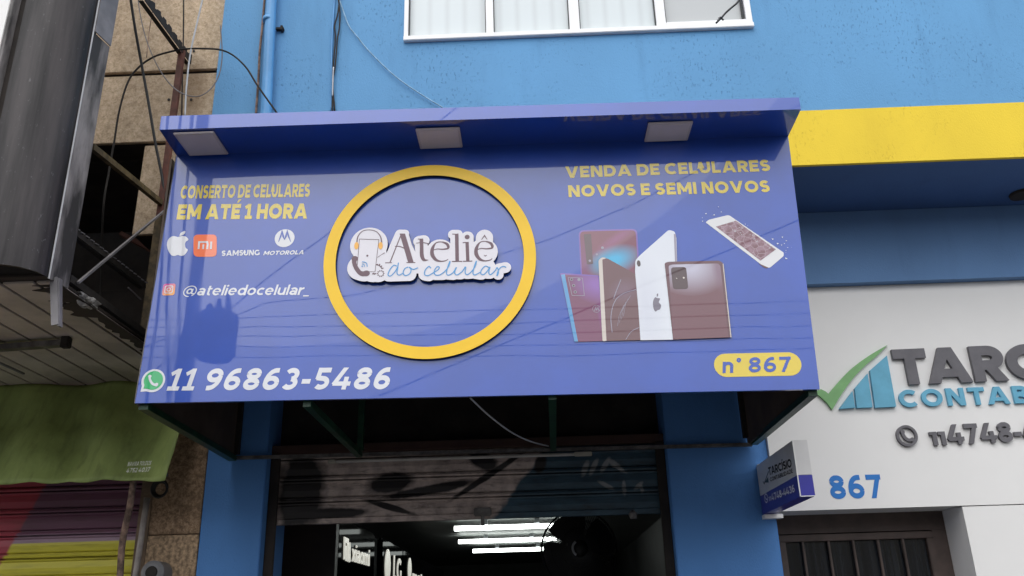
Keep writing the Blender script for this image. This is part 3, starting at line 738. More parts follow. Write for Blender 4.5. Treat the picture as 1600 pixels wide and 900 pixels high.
def sp_(px, py): p = U(px, py, Y=YS); return (p.x, p.z)
def lay(y): return lambda u, v: Vector((u, y, v))
FN = (0, -1, 0)
def decal(name, polys, m_, y, parent=sign, thick=0, mside=None, one=True):
    if not one:
        for q in polys: decal(name, [q], m_, y, parent)
        return
    g = MB(); sheet(g, polys, lay(y), FN, thick, 0, 1 if mside else None, one)
    return g.build(name, [M[m_] if isinstance(m_, str) else m_]+([M[mside]] if mside else []), parent)
Y1, Y2, Y3, Y4 = YS-.0012, YS-.0024, YS-.0036, YS-.0048
def line(name, s, L, R, h, m_, wt, sl=0, tr=.1, y=Y1):
    g = MB(); text_on(g, s, L, R, h, FN, wt, tr, sl, Y=y); return g.build(name, M[m_], sign)
line('slogan_lettering', 'CONSERTO DE CELULARES', (281, 310.5), (483.6, 307.6), 20.5, 'sign_yellow', .24, .03, .1)
line('slogan_lettering', 'EM ATÉ 1 HORA', (275.6, 343), (479.6, 341.5), 23.5, 'sign_yellow', .27, .03, .1)
line('handle_lettering', '@ateliedocelular_', (284, 461.7), (483, 460.6), 15.5, 'sign_white', .18, .22, .1)
line('phone_number', '11 96863-5486', (260, 610.3), (606, 608.2), 34, 'sign_white', .22, .26, .18)
line('sales_lettering', 'VENDA DE CELULARES', (884, 278.2), (1204, 267.2), 18, 'sign_yellow', .25, 0, .13)
line('sales_lettering', 'NOVOS E SEMI NOVOS', (888.5, 308), (1203.5, 300), 18.5, 'sign_yellow', .25, 0, .13)
line('brand_lettering', 'SAMSUNG', (346, 400), (405.6, 398.8), 8.6, 'sign_white', .24, 0, .1)
line('brand_lettering', 'MOTOROLA', (411, 398.8), (474, 397.2), 6.4, 'sign_white', .24, .3, .12)
# number pill
A_ = sp_(1134.5, 570.8); B_ = sp_(1233, 568.7); rr_ = .0625
decal('number_plate', capsule(A_, B_, rr_), 'sign_yellow', Y1)
line('number_lettering', 'n° 867', (1129, 582.8), (1236, 580.6), 23.5, 'sign_blue', .2, .14, .2, y=Y2)
# brand marks (from a 5x enlargement with origin 200,250)
z1 = lambda x, y: sp_(200+x/5, 250+y/5)
body = [tuple(p[:2]) for p in spline([(*z1(*q), 0) for q in ((390, 603), (352, 595), (318, 618), (305, 660), (314, 705), (337, 742), (362, 750), (390, 743), (420, 750), (446, 738), (468, 703), (452, 688), (446, 662), (452, 640), (473, 622), (455, 601), (425, 594), (390, 603))], 4)][:-1]
leaf = [tuple(p[:2]) for p in spline([(*z1(*q), 0) for q in ((402, 597), (412, 570), (446, 555), (442, 578), (402, 597))], 4)][:-1]
decal('brand_emblem', [body, leaf], 'sign_white', Y1)
decal('brand_emblem', [roundpoly([z1(512, 584), z1(694, 582), z1(694, 756), z1(512, 757)], .028, 6)], 'sign_orange', Y1)
mi = strip([z1(552, 697), z1(557, 642), z1(620, 642), z1(624, 660), z1(620, 697)], .0105)+strip([z1(588, 697), z1(591, 660)], .0105)+strip([z1(648, 697), z1(652, 638)], .0105)
decal('brand_lettering', mi, 'sign_white', Y2)
c0 = z1(1224, 611); decal('brand_emblem', [disc(c0[0], c0[1], .0555, .0545, 36)], 'sign_white', Y1)
decal('brand_mark', strip([z1(1176, 642), z1(1193, 600), z1(1204, 562), z1(1214, 598), z1(1224, 622), z1(1234, 598), z1(1245, 562), z1(1256, 600), z1(1273, 642)], [.002, .009, .013, .011, .004, .011, .013, .009, .002]), 'sign_blue', Y2)
# photo-app icon
m, n, b = _new('pink_orange_print')
gx = halfmask(n, .6, -1, (-.6*sp_(264, 452)[0]+sp_(264, 452)[1]), .07)
n.links.new(mixc(n, gx, (.62, .03, .28), (.95, .36, .05)), b.inputs['Base Color']); b.inputs['Coat Weight'].default_value = 1; b.inputs['Coat IOR'].default_value = 1.64; b.inputs['Coat Roughness'].default_value = .02
M['insta'] = m
ic = sp_(264, 452.5)
decal('app_icon', [rrect(ic[0]-.034, ic[1]-.034, ic[0]+.034, ic[1]+.034, .012)], 'insta', Y1)
decal('app_icon_mark', strip(rrect(ic[0]-.021, ic[1]-.021, ic[0]+.021, ic[1]+.021, .008)+[(ic[0]+.021, ic[1]+.014)], .0045)+strip(ell(ic[0], ic[1], .0095, .0095), .0045)+[disc(ic[0]+.013, ic[1]+.013, .003)], 'sign_white', Y2)
# green call icon
wc = sp_(239.6, 594.8)
tail = [sp_(219.5, 612.3), sp_(223, 598), sp_(236, 611)]
decal('call_icon', [disc(wc[0], wc[1], .0625, .0625, 36), tail], 'sign_white', Y1)
decal('call_icon_fill', [disc(wc[0]+.001, wc[1]+.001, .0505, .0505, 36), [sp_(224.5, 607.5), sp_(226.5, 598), sp_(234, 607.5)]], 'sign_green', Y2)
hp = [sp_(234, 588), sp_(235, 594), sp_(239, 600), sp_(246, 602.5)]
decal('call_icon_mark', strip([tuple(p[:2]) for p in spline([(*q, 0) for q in hp], 4)], .012)+[disc(*sp_(234.5, 588.5), .009), disc(*sp_(245, 601), .009)], 'sign_white', Y3)

# printed phones: ink colours come from print masks
def ink(name, base, spots=(), lin=None):
    m, n, b = _new(name); c = base
    if lin: c = mixc(n, halfmask(n, *lin[0]), base, lin[1])
    for (px, py, rx, rz, rot, soft, col, st) in spots:
        p = sp_(px, py); c = mixc(n, math_(n, 'MULTIPLY', ellmask(n, p[0], p[1], rx, rz, rot, soft), st), c, col)
    if isinstance(c, tuple): b.inputs['Base Color'].default_value = (*c, 1)
    else: n.links.new(c, b.inputs['Base Color'])
    b.inputs['Roughness'].default_value = .35; b.inputs['Coat Weight'].default_value = 1; b.inputs['Coat IOR'].default_value = 1.64; b.inputs['Coat Roughness'].default_value = .02
    return m
z4 = lambda x, y: sp_(860+x/4, 320+y/4)
P4 = lambda pts, r=.008: [roundpoly([z4(*p) for p in pts], r)]
mar = (.17, .02, .06)
I_edge = ink('violet_print', (.18, .08, .42)); I_mar = ink('maroon_cyan_print', mar, ((958, 407, .1, .055, .3, 1.3, (.02, .42, .72), 1), (965, 372, .1, .02, .6, 1.6, (.3, .06, .25), .5), (912, 415, .03, .12, 0, 1.5, (.16, .02, .16), .6)))
I_mar2 = ink('maroon_violet_print', (.16, .02, .09), ((935, 445, .1, .07, -.3, 1.4, (.25, .1, .45), .9), (945, 505, .02, .09, .2, 1.2, (.22, .02, .25), .7)))
I_cyan = ink('cyan_print', (.07, .3, .6)); I_brown = ink('brown_screen_print', (.12, .035, .045), ((975, 455, .06, .05, .5, 1.2, (.16, .08, .13), .8),))
I_dark = ink('dark_brown_print', (.035, .01, .012)); I_grey = ink('grey_print', (.3, .27, .36)); I_wht = ink('pale_print', (.72, .75, .82), ((1010, 480, .06, .2, 0, 1.6, (.6, .62, .72), .6),))
I_sil = ink('silver_maroon_print', (.14, .035, .055), ((1075, 415, .14, .11, -.1, 1.3, (.5, .48, .6), 1), (1122, 420, .025, .09, 0, 1.2, (.2, .1, .17), .7)))
I_ivory = ink('ivory_print', (.62, .55, .5))
L0 = YS-.0012
decal('printed_phone', P4([(176, 160), (541, 150), (558, 440), (190, 446)], [.03, .03, .002, .002]), I_edge, L0)
decal('printed_phone', P4([(184, 168), (533, 159), (549, 440), (198, 446)], [.026, .026, .002, .002]), I_mar, L0-.0008)
decal('printed_camera', P4([(208, 185), (254, 183), (266, 370), (228, 374)], .006), ink('camera_print', (.06, .014, .03)), L0-.0016)
decal('printed_lens', [disc(*z4(246, 351), .0065), disc(*z4(325, 270), .008), disc(*z4(290, 312), .006)], I_grey, L0-.0024, one=False)
decal('printed_phone', P4([(60, 428), (300, 442), (335, 853), (152, 858)], .008), I_edge, L0-.0024)
decal('printed_phone', P4([(88, 438), (300, 450), (330, 853), (172, 857)], .004), I_mar2, L0-.0032)
decal('printed_side', P4([(66, 440), (90, 436), (172, 856), (150, 857)], .001), I_cyan, L0-.004)
cam_ = strip([z4(*p) for p in ((110, 455), (200, 460), (212, 570), (135, 568), (110, 455))], .003)
cam_ += [disc(*z4(*p), .0085) for p in ((132, 468), (145, 507), (155, 547), (178, 470))]
emb_ = strip(ell(*z4(287, 652), .02, .02), .002)+strip([z4(276, 664), z4(283, 643), z4(289, 660), z4(297, 643), z4(303, 664)], .004)
decal('printed_camera', cam_, I_grey, L0-.004); decal('printed_emblem', emb_, I_grey, L0-.004)
decal('printed_lens', [disc(*z4(*p), .005) for p in ((132, 468), (145, 507), (155, 547))], I_dark, L0-.0048, one=False)
decal('printed_side', P4([(300, 350), (322, 330), (352, 336), (356, 852), (325, 856)], .01), I_ivory, L0-.0048)
decal('printed_screen', P4([(324, 345), (352, 336), (560, 452), (565, 848), (350, 853)], [.003, .008, .001, .001, .001]), I_brown, L0-.0056)
wv = strip([tuple(p[:2]) for p in spline([(*z4(*q), 0) for q in ((385, 800), (378, 700), (400, 610), (450, 560), (535, 532))], 5)], [.004]*21)
wv += strip([tuple(p[:2]) for p in spline([(*z4(*q), 0) for q in ((470, 845), (505, 795), (552, 770))], 5)], .003)+strip([z4(440, 470), z4(410, 545), z4(395, 590)], .004)
for k in range(4): wv += strip([z4(500-14*k, 570+20*k), z4(470-14*k, 620+26*k), z4(455-12*k, 700+20*k)], .0016)
decal('printed_wave', wv, I_grey, L0-.0064)
decal('printed_phone', P4([(530, 350), (560, 318), (738, 160), (775, 170), (786, 210), (803, 845), (562, 849), (548, 640), (528, 420)], [.012, .006, .012, .01, .004, .001, .001, .001, .004]), I_wht, L0-.0064)
decal('printed_side', P4([(770, 185), (783, 190), (806, 845), (797, 845)], .001), I_grey, L0-.0072)
decal('printed_camera', [disc(*z4(551, 370), .01, .0185)], I_dark, L0-.0072)
ap = [tuple(p[:2]) for p in spline([(*z4(*q), 0) for q in ((666, 586), (652, 582), (640, 610), (643, 650), (655, 670), (668, 662), (684, 655), (690, 630), (676, 612), (684, 590), (666, 586))], 3)][:-1]
decal('printed_emblem', [ap, [z4(664, 580), z4(663, 562), z4(672, 556), z4(672, 572)]], ink('slate_print', (.16, .14, .19)), L0-.0072)
decal('printed_phone', P4([(712, 368), (735, 360), (1055, 353), (1080, 370), (1130, 832), (765, 846)], [.01, .01, .014, .014, .001, .001]), ink('plum_edge_print', (.1, .02, .035)), L0-.008)
decal('printed_side', P4([(1074, 372), (1079, 372), (1129, 832), (1123, 832)], .0005), I_ivory, L0-.0088)
decal('printed_phone', P4([(737, 385), (760, 378), (1045, 371), (1060, 384), (1110, 832), (766, 843)], [.008, .008, .01, .01, .001, .001]), I_sil, L0-.0088)
decal('printed_camera', P4([(751, 396), (846, 393), (860, 530), (765, 532)], .016), ink('camera_block_print', (.045, .008, .014)), L0-.0096)
decal('printed_lens', [disc(*z4(831, 461), .0055), disc(*z4(787, 465), .003)], I_ivory, L0-.0104, one=False)
z7 = lambda x, y: sp_(1080+x/8.18, 320+y/8.18)
decal('printed_phone', [roundpoly([z7(*p) for p in ((183, 225), (225, 192), (478, 130), (1182, 612), (1182, 655), (1005, 806), (940, 800))], [.006, .006, .012, .006, .008, .008, .01])], ink('broken_phone_white_print', (.72, .72, .74)), L0)
decal('printed_side', [[z7(855, 748), z7(985, 803), z7(960, 812), z7(925, 800)]], I_brown, L0-.0008)
m, n, b = _new('cracked_screen_print'); vz = N(n, 'ShaderNodeTexVoronoi', feature='DISTANCE_TO_EDGE'); vz.inputs['Scale'].default_value = 30
gg = N(n, 'ShaderNodeNewGeometry'); n.links.new(gg.outputs['Position'], vz.inputs['Vector'])
c = mixc(n, ramp(n, vz.outputs[0], [(.0, 1), (.07, 0)]), ramp(n, noise(n, 30, 4), [(.4, (.16, .05, .07)), (.6, (.28, .15, .2))]), (.4, .28, .33))
n.links.new(c, b.inputs['Base Color']); b.inputs['Coat Weight'].default_value = 1; b.inputs['Coat IOR'].default_value = 1.64; b.inputs['Coat Roughness'].default_value = .02
decal('printed_screen', [[z7(315, 280), z7(570, 205), z7(1080, 572), z7(885, 715)]], m, L0-.0008)
random.seed(3); shards = []
def shard(x, y, s_):
    a = random.random()*6.28; k = []
    for i in range(3+random.randint(0, 1)): an = a+i*(2.1 if True else 0)+random.uniform(-.3, .3); k.append((z7(x, y)[0]+cos(an)*s_*random.uniform(.5, 1.2), z7(x, y)[1]+sin(an)*s_*random.uniform(.3, .9)))
    return k
for x, y, s_ in ((345, 28, .006), (380, 92, .006), (290, 132, .009), (190, 115, .009), (142, 168, .005), (143, 210, .005), (205, 175, .009), (1040, 440, .008), (1165, 415, .007), (1215, 462, .007), (1105, 497, .01), (1190, 497, .006), (1155, 515, .006), (1230, 550, .004), (1210, 585, .004), (1213, 685, .009), (1283, 545, .003), (1210, 615, .003), (690, 250, .004), (720, 268, .004)): shards.append([shard(x, y, s_)])
for k in range(34):
    t_ = random.random(); x = 480+560*t_+random.uniform(-60, 50); y = 240+330*t_+random.uniform(-60, 60)
    shards.append([shard(x, y, random.uniform(.002, .006))])
g = MB()
for q in shards: sheet(g, q, lay(L0-.0016), FN)
g.build('printed_glass_shards', I_wht, sign)['kind'] = 'stuff'

# yellow ring
rc = ((U(505, 410, Y=4.30).x+U(838, 410, Y=4.30).x)/2, (U(672, 257, Y=4.30).z+U(672, 560, Y=4.30).z)/2)
ro = (U(838, 410, Y=4.30).x-U(505, 410, Y=4.30).x)/2; rz = (U(672, 257, Y=4.30).z-U(672, 560, Y=4.30).z)/2
g = MB(); n_ = 120; wd = .066; v = []
rv = []
for y_ in (4.308, YS-.0005):
    for r1, r2 in ((ro, rz), (ro-wd, rz-wd)):
        v += [(rc[0]+r1*cos(2*pi*k/n_), y_, rc[1]+r2*sin(2*pi*k/n_)) for k in range(n_)]
f = []; fm = []
for k in range(n_):
    k2 = (k+1) % n_
    f.append((k, k2, n_+k2, n_+k)); fm.append(0)
    f.append((k, 2*n_+k, 2*n_+k2, k2)); fm.append(1)
    f.append((n_+k, n_+k2, 3*n_+k2, 3*n_+k)); fm.append(1)
    f.append((2*n_+k, 3*n_+k, 3*n_+k2, 2*n_+k2)); fm.append(1)
mesh_obj('ring', v, f, [M['ring_yellow'], M['dark_edge']], sign, fm)

# raised logo plate, drawn from a 5x enlargement with origin 500,320
YP = 4.302
def z3(x, y): p = U(500+x/5, 320+y/5, Y=YP); return (p.x, p.z)
u_ = (z3(100, 300)[0]-z3(0, 300)[0])/100
def cap3(a, b, r): return capsule(z3(*a), z3(*b), r*u_)
pl = []
pl += [disc(*z3(382, 312), 146*u_, 146*u_, 48)]
pl += cap3((318, 490), (350, 500), 104)+cap3((350, 500), (460, 530), 78)+cap3((400, 300), (420, 500), 110)
pl += [[z3(*p) for p in ((590, 215), (690, 215), (760, 470), (480, 470))]]+cap3((622, 225), (662, 225), 34)+cap3((500, 460), (720, 460), 34)+cap3((640, 230), (745, 450), 34)+cap3((640, 230), (520, 450), 34)
pl += cap3((775, 285), (810, 280), 46)+cap3((790, 300), (800, 430), 50)+[disc(*z3(935, 370), 108*u_)]
pl += cap3((1040, 232), (1075, 232), 40)+cap3((1065, 240), (1070, 440), 48)+cap3((1152, 252), (1152, 440), 48)+[disc(*z3(1275, 368), 112*u_)]+cap3((1280, 250), (1288, 255), 44)+cap3((1285, 255), (1285, 340), 66)
pl += [[z3(*p) for p in ((480, 400), (1330, 390), (1400, 530), (480, 540))]]
pl += cap3((530, 545), (555, 552), 50)+cap3((540, 550), (700, 545), 52)+cap3((825, 540), (850, 545), 55)+cap3((900, 540), (960, 540), 50)+cap3((990, 535), (1040, 540), 50)+cap3((1080, 535), (1100, 535), 50)+cap3((1150, 532), (1180, 530), 50)+cap3((1220, 532), (1260, 538), 50)+cap3((1310, 530), (1330, 530), 50)+cap3((1392, 545), (1385, 520), 42)+cap3((1400, 500), (1448, 490), 44)
plate = decal('logo_plate', pl, 'plate_white', 4.322, thick=.02, mside='dark_edge')
YI = 4.3012
def dec3(name, polys, m_, y=YI): 
    g = MB(); sheet(g, polys, lay(y), FN); return g.build(name, M[m_], plate)
def vs3(pts, ws, n=5, smooth=True):
    P = [Vector((*z3(*p), 0)) for p in pts]; W_ = [q*u_ for q in (ws if isinstance(ws, list) else [ws]*len(pts))]
    if not smooth: return strip([tuple(p[:2]) for p in P], W_)
    Q = spline(P, n); W2 = []
    for i in range(len(W_)-1): W2 += [W_[i]+(W_[i+1]-W_[i])*k/n for k in range(n)]
    W2.append(W_[-1]); return strip([tuple(p[:2]) for p in Q], W2)
br = []
br += vs3([(548, 448), (636, 228)], 8, smooth=False)+[[z3(*p) for p in ((622, 225), (664, 225), (732, 450), (688, 450))]]
br += vs3([(585, 325), (620, 326), (650, 336), (672, 352)], [5, 8, 8, 6])+[[z3(*p) for p in ((510, 450), (562, 450), (562, 456), (510, 457))], [z3(*p) for p in ((676, 448), (745, 448), (745, 455), (676, 455))]]
br += vs3([(792, 265), (794, 330), (796, 395), (812, 430), (848, 432)], [28, 28, 30, 24, 3])+vs3([(750, 300), (800, 296), (845, 303)], [5, 8, 7])+vs3([(765, 268), (790, 268)], 7, smooth=False)+vs3([(843, 300), (843, 312)], 8, smooth=False)
def eglyph(cx, cy):
    return vs3([(cx-66, cy-8), (cx-25, cy-24), (cx+20, cy-22), (cx+60, cy-28), (cx+66, cy-44), (cx+52, cy-66), (cx+10, cy-80), (cx-32, cy-70), (cx-58, cy-25), (cx-58, cy+22), (cx-30, cy+60), (cx+10, cy+72), (cx+48, cy+66), (cx+66, cy+54)], [4, 8, 10, 14, 22, 20, 7, 9, 26, 30, 22, 10, 8, 4])
br += eglyph(936, 370)+eglyph(1280, 366)
br += [[z3(*p) for p in ((1054, 228), (1082, 225), (1086, 444), (1058, 444))]]+vs3([(1034, 229), (1060, 230)], 8, smooth=False)+vs3([(1030, 443), (1112, 442)], 8, smooth=False)
br += [disc(*z3(1150, 252), 19*u_), [z3(*p) for p in ((1136, 292), (1162, 290), (1168, 442), (1142, 442))]]+vs3([(1116, 296), (1140, 294)], 8, smooth=False)+vs3([(1118, 442), (1190, 440)], 8, smooth=False)
br += vs3([(1262, 273), (1285, 240), (1306, 271)], [5, 9, 5], smooth=False)+vs3([(1281, 392), (1292, 400), (1304, 392)], [3, 8, 3])
dec3('logo_lettering', br, 'brown_ink')
sc_ = []
def scr(pts, w0=8.5): sc_.extend(vs3(pts, w0, 6))
scr([(602, 480), (575, 474), (545, 510), (532, 548), (552, 556), (585, 525), (606, 488)]); scr([(613, 452), (606, 500), (602, 535), (618, 550), (648, 535)])
scr([(690, 486), (662, 500), (650, 532), (666, 553), (700, 540), (712, 508), (697, 487), (728, 505), (766, 492)])
scr([(868, 496), (850, 482), (822, 512), (818, 545), (842, 554), (880, 535), (922, 508), (932, 488), (912, 486), (892, 522), (902, 548), (938, 547), (980, 515), (1008, 475), (1016, 440), (1000, 480), (988, 530), (1002, 550), (1040, 530), (1066, 488), (1052, 530), (1070, 548), (1110, 522), (1138, 484), (1134, 530), (1152, 546), (1185, 520), (1212, 480), (1222, 438), (1203, 490), (1195, 535), (1212, 548), (1250, 528)])
scr([(1322, 492), (1292, 480), (1262, 508), (1257, 538), (1280, 545), (1312, 512), (1328, 486), (1318, 530), (1334, 545), (1368, 515), (1385, 490), (1394, 530), (1382, 556), (1390, 520), (1412, 490), (1436, 482), (1454, 490)])
dec3('script_lettering', sc_, 'sky_ink', YI-.0006)
ico = []
ico += vs3([(308, 268), (460, 272), (430, 524), (288, 520), (308, 268)], 4, smooth=False)
ico += vs3([(288, 300), (296, 250), (330, 208), (383, 196), (440, 210), (474, 252), (482, 300)], [10, 8, 6, 5, 6, 8, 12])
ico += vs3([(448, 412), (478, 392), (505, 375)], [4, 3, 7])+[disc(*z3(370, 398), 8*u_)]
ico += vs3([(438, 468), (465, 476), (485, 500)], 7)
for a, b_ in (((446, 462), (452, 474)), ((466, 462), (466, 476)), ((484, 476), (476, 486)), ((496, 494), (484, 498))): ico += vs3([a, b_], 9, smooth=False)
cc = z3(474, 537); ico += strip(ell(cc[0], cc[1], 21*u_, 21*u_), 3.5*u_)
for k in range(10): a = 2*pi*k/10; ico += strip([(cc[0]+21*u_*cos(a), cc[1]+21*u_*sin(a)), (cc[0]+29*u_*cos(a), cc[1]+29*u_*sin(a))], 6*u_)
ico += vs3([(408, 540), (440, 538)], 8, smooth=False)+vs3([(415, 532), (430, 546)], 7, smooth=False)
ico += vs3([(272, 415), (268, 455), (290, 505), (325, 540), (370, 538)], [44, 32, 34, 34, 38])+[disc(*z3(272, 422), 25*u_, 23*u_), disc(*z3(362, 536), 27*u_, 24*u_)]
dec3('icon_drawing', ico, 'brown_ink', YI-.0003)
for ex in (285, 474): dec3('ear_pad', [disc(*z3(ex, 320), 17*u_, 31*u_)], 'apricot_ink', YI-.0009)
dec3('signal_waves', vs3([(328, 462), (345, 468), (348, 484)], 6)+vs3([(330, 445), (362, 455), (370, 484)], 7)+[disc(*z3(330, 480), 6*u_)], 'sky_ink', YI-.0012)
# loose wire inside the box
g = MB(); g.tube(spline([U(735, 622, Y=4.5), U(765, 650, Y=4.8), U(800, 676, Y=5.2), U(830, 690, Y=5.5), U(857, 697, Y=5.75)], 6), .005, 6)
single(g.build('loose_wire', M['wire_white']), 'thin pale wire sagging under the blue sign towards its green beam', 'wire')

# ================================================================ stone building on the left
sb = thing('stone_building', 'old tan granite clad building with a dark opening and striped painted shutter', 'building', (-5, 5.9, 0))
YT = 5.1; XS = XL-.006
def slab(x0, x1, z0, z1, y=YT, t=.03, m_='stone', nm='stone_panel', b=.004):
    g = MB(); g.box(x0, x1, y, y+t, z0, z1, bev=b); return g.build(nm, M[m_], sb)
zj = 5.315; zo = 4.735; zl = 4.05
slab(-3.6, XS, zj+.022, 6.4); slab(-5.2, -3.61, zj+.022, 6.4)
slab(-3.6, XS, zo+.02, zj-.012); slab(-5.2, -3.61, zo+.02, zj-.012)
slab(-2.595, XS, zl, zo-.01)
slab(-9, XS, 6.42, 9); 
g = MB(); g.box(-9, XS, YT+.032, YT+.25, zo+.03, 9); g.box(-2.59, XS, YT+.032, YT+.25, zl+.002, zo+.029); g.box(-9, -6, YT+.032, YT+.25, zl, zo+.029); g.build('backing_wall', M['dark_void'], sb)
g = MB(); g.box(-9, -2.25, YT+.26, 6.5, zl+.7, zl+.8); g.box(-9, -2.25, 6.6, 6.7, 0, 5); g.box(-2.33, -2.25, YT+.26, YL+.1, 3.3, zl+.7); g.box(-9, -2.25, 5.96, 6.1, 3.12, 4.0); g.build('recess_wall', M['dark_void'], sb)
g = MB(); g.bar((-2.93, 5.6, 4.3), (-2.6, 5.65, 4.12), .05, .03); g.build('recess_beam', M['redbrown'], sb)
# pillar of brown stone beside the blue pillar
zq = U(270, 836, Y=YL).z
px0 = U(231, 836, Y=YL).x
g = MB(); g.box(px0, -2.25, YL+.002, YL+.4, zq+.006, 3.26, bev=.004); g.build('stone_pillar', M['stone_low'], sb)
g = MB(); g.box(px0, -2.25, YL+.0, YL+.4, 0, zq, bev=.004); g.build('stone_pillar', mat('stone_base_mix', (.46, .32, .2), .8, .5, 40, bump=.6, bscale=70), sb)
g = MB(); g.box(px0-.088, px0-.002, YL+.01, YL+.3, 0, 3.2, bev=.004); g.build('shutter_jamb', mat('tan_jamb', (.19, .13, .085), .7, .3, 8), sb)
shutter('roller_shutter', M['shutter_l'], -6, px0-.091, .2, 3.1, 5.99, sb, pitch=.148)
g = MB(); g.box(-9, -6.01, 5.99, 6.3, 0, 3.2); g.build('stone_pillar', M['stone_low'], sb)

# ---------------------------------------------------------------- marquee box
XM = -2.345; ZM = 3.262
mq = thing('marquee', 'projecting shop marquee with beige slatted underside, smoky rounded corner and open side', 'marquee', (-3.6, 4.8, ZM))
g = MB()
x = -5.9; k = 0
while x < XM-.005:
    x1 = min(x+.172, XM)
    ys = 3.72 if x1 < -2.5 else 3.95
    g.box(x, x1-.018, ys, YL-.03, ZM-.012, ZM, bev=.002); x += .172
g.build('soffit', M['slat'], mq)
g = MB(); g.box(-5.9, XM-.02, 3.9, YL-.03, ZM+.002, ZM+.02); g.build('soffit_backing', M['dark_void'], mq)
# rounded smoky corner cladding: plan profile swept vertically
prof = [(-2.64, 3.688), (-2.56, 3.690)]+[(-2.55+.185*sin(radians(a)), 3.875-.185*cos(radians(a))) for a in range(0, 91, 6)]+[(-2.365, 3.90)]
g = MB(); v = []; f = []
for x, y in prof: v += [(x, y, ZM-.014), (x, y, 7)]
for x, y in prof: v += [(x, y+.02, ZM-.014), (x, y+.02, 7)]
np_ = len(prof)
for i in range(np_-1):
    f += [(2*i, 2*i+2, 2*i+3, 2*i+1), (2*np_+2*i, 2*np_+2*i+1, 2*np_+2*i+3, 2*np_+2*i+2), (2*i, 2*np_+2*i, 2*np_+2*i+2, 2*i+2)]
g.add(v, f); g.build('corner_cladding', M['corner'], mq, smooth=False)
for p_ in mq.children[-1].data.polygons: p_.use_smooth = len(set(round(mq.children[-1].data.vertices[i].co.z, 3) for i in p_.vertices)) == 2
g = MB(); g.box(-2.71, -2.642, 3.70, 3.76, ZM-.01, 7); g.build('corner_gap', M['dark_void'], mq)
g = MB(); g.box(-6, -2.70, 3.655, 3.72, ZM+.35, 7, bev=.004); g.build('sign_panel', M['cladding'], mq)
g = MB(); g.box(-2.698, -2.675, 3.65, 3.725, ZM+.3, 7, bev=.003)
for z in (4.35, 5.1): g.tube([(-2.687, 3.65, z), (-2.687, 3.64, z)], .008, 8)
g.build('panel_trim', M['strip_metal'], mq)
g = MB(); g.box(-6, -2.72, 3.69, 3.75, ZM-.012, ZM+.35); g.build('lower_fascia', M['corner'], mq)
# end strip
e0 = Vector((-2.362, 3.885)); e1 = Vector((-2.338, 4.02))
def strip_box(z0, z1, off, nm, m_):
    g = MB(); d = (e1-e0).normalized(); nn = Vector((d.y, -d.x)); a = e0+nn*off; b_ = e1+nn*off; c_ = e1+nn*(off-.006); d_ = e0+nn*(off-.006)
    v = [(p.x, p.y, z) for z in (z0, z1) for p in (a, b_, c_, d_)]
    g.add(v, [(3, 2, 1, 0), (4, 5, 6, 7), (0, 1, 5, 4), (1, 2, 6, 5), (2, 3, 7, 6), (3, 0, 4, 7)]); return g.build(nm, M[m_], mq)
strip_box(ZM-.02, 4.72, .006, 'end_strip', 'strip_metal')
M['strip_clean'] = mat('cleaner_metal_strip', (.2, .19, .2), .5, .3, 4, metal=0)
strip_box(4.725, 7, .014, 'end_strip', 'strip_clean')
g = MB(); g.tube([(e0.x+.003, e0.y-.003, ZM-.02), (e0.x+.003, e0.y-.003, 7)], .0045, 6); g.build('strip_edge', mat('bare_metal_edge', (.5, .5, .52), .4), mq)
g = MB(); a = U(80, 508, Y=3.93); g.bar((-2.357, 3.92, ZM), (a.x+.02, 3.93, a.z), .035, .012, up=(0, 1, 0)); g.bar((-2.337, 3.94, ZM), (a.x+.036, 3.945, a.z-.005), .01, .03, up=(0, 1, 0)); g.build('hanging_angle', M['strip_clean'], mq)
# open side: steel truss in the plane of the end
XT = -2.36
def TP(px, py): return U(px, py, X=XT)
def rbar(nm, a, b_, w_, h_, m_, up=(1, 0, 0)):
    g = MB(); g.bar(a, b_, w_, h_, up); return g.build(nm, M[m_], mq)
def toothed(nm, a, b_, wd, m_, n_, seed):
    rnd = random.Random(seed); g = MB(); a = Vector(a); b_ = Vector(b_); d = (b_-a); nn = Vector((0, -d.z, d.y)).normalized()
    if nn.z < 0: nn = -nn
    q = []
    lo = [a-nn*wd/2, b_-nn*wd/2]
    up_ = []
    for i in range(n_):
        t = i/n_; up_ += [a+d*t+nn*wd*(.5-rnd.random()*.15), a+d*(t+.55/n_)+nn*wd*(.42+rnd.random()*.2), a+d*(t+.6/n_)+nn*wd*(.1+.15*rnd.random()), a+d*(t+.9/n_)+nn*wd*(.12+.2*rnd.random())]
    polys = []
    P = [(p.y, p.z) for p in lo]+[(p.y, p.z) for p in up_[::-1]]
    sheet(g, [P], lambda u, v: Vector((XT+.01, u, v)), (1, 0, 0), .004)
    g.bar(a-nn*wd*.45-Vector((.015, 0, 0)), b_-nn*wd*.45-Vector((.015, 0, 0)), .03, .004, (0, 0, 1))
    return g.build(nm, M[m_], mq)
a, b_ = TP(224, -6), TP(300, 99); toothed('top_chord', a, b_, .07, 'soot_steel', 9, 5)
a, b_ = TP(277, 82), TP(262, 190); c_ = TP(243, 452)
rbar('post', (XT, 4.965, 5.40), (XT, 4.965, 4.1), .028, .04, 'redbrown'); rbar('post', (XT, 4.965, 4.1), (XT, 4.965, 3.3), .03, .045, 'olive_steel')
a, b_ = TP(143, 229), TP(265, 328); rbar('diagonal_brace', a, b_, .035, .03, 'olive_steel')
a, b_ = TP(258, 323), TP(113, 442); rbar('rod_brace', a+Vector((.03, 0, 0)), b_+Vector((.03, 0, 0)), .012, .014, 'strip_clean')
a, b_ = TP(110, 358), TP(225, 446); toothed('lower_chord', a, b_, .04, 'soot_steel', 16, 9)
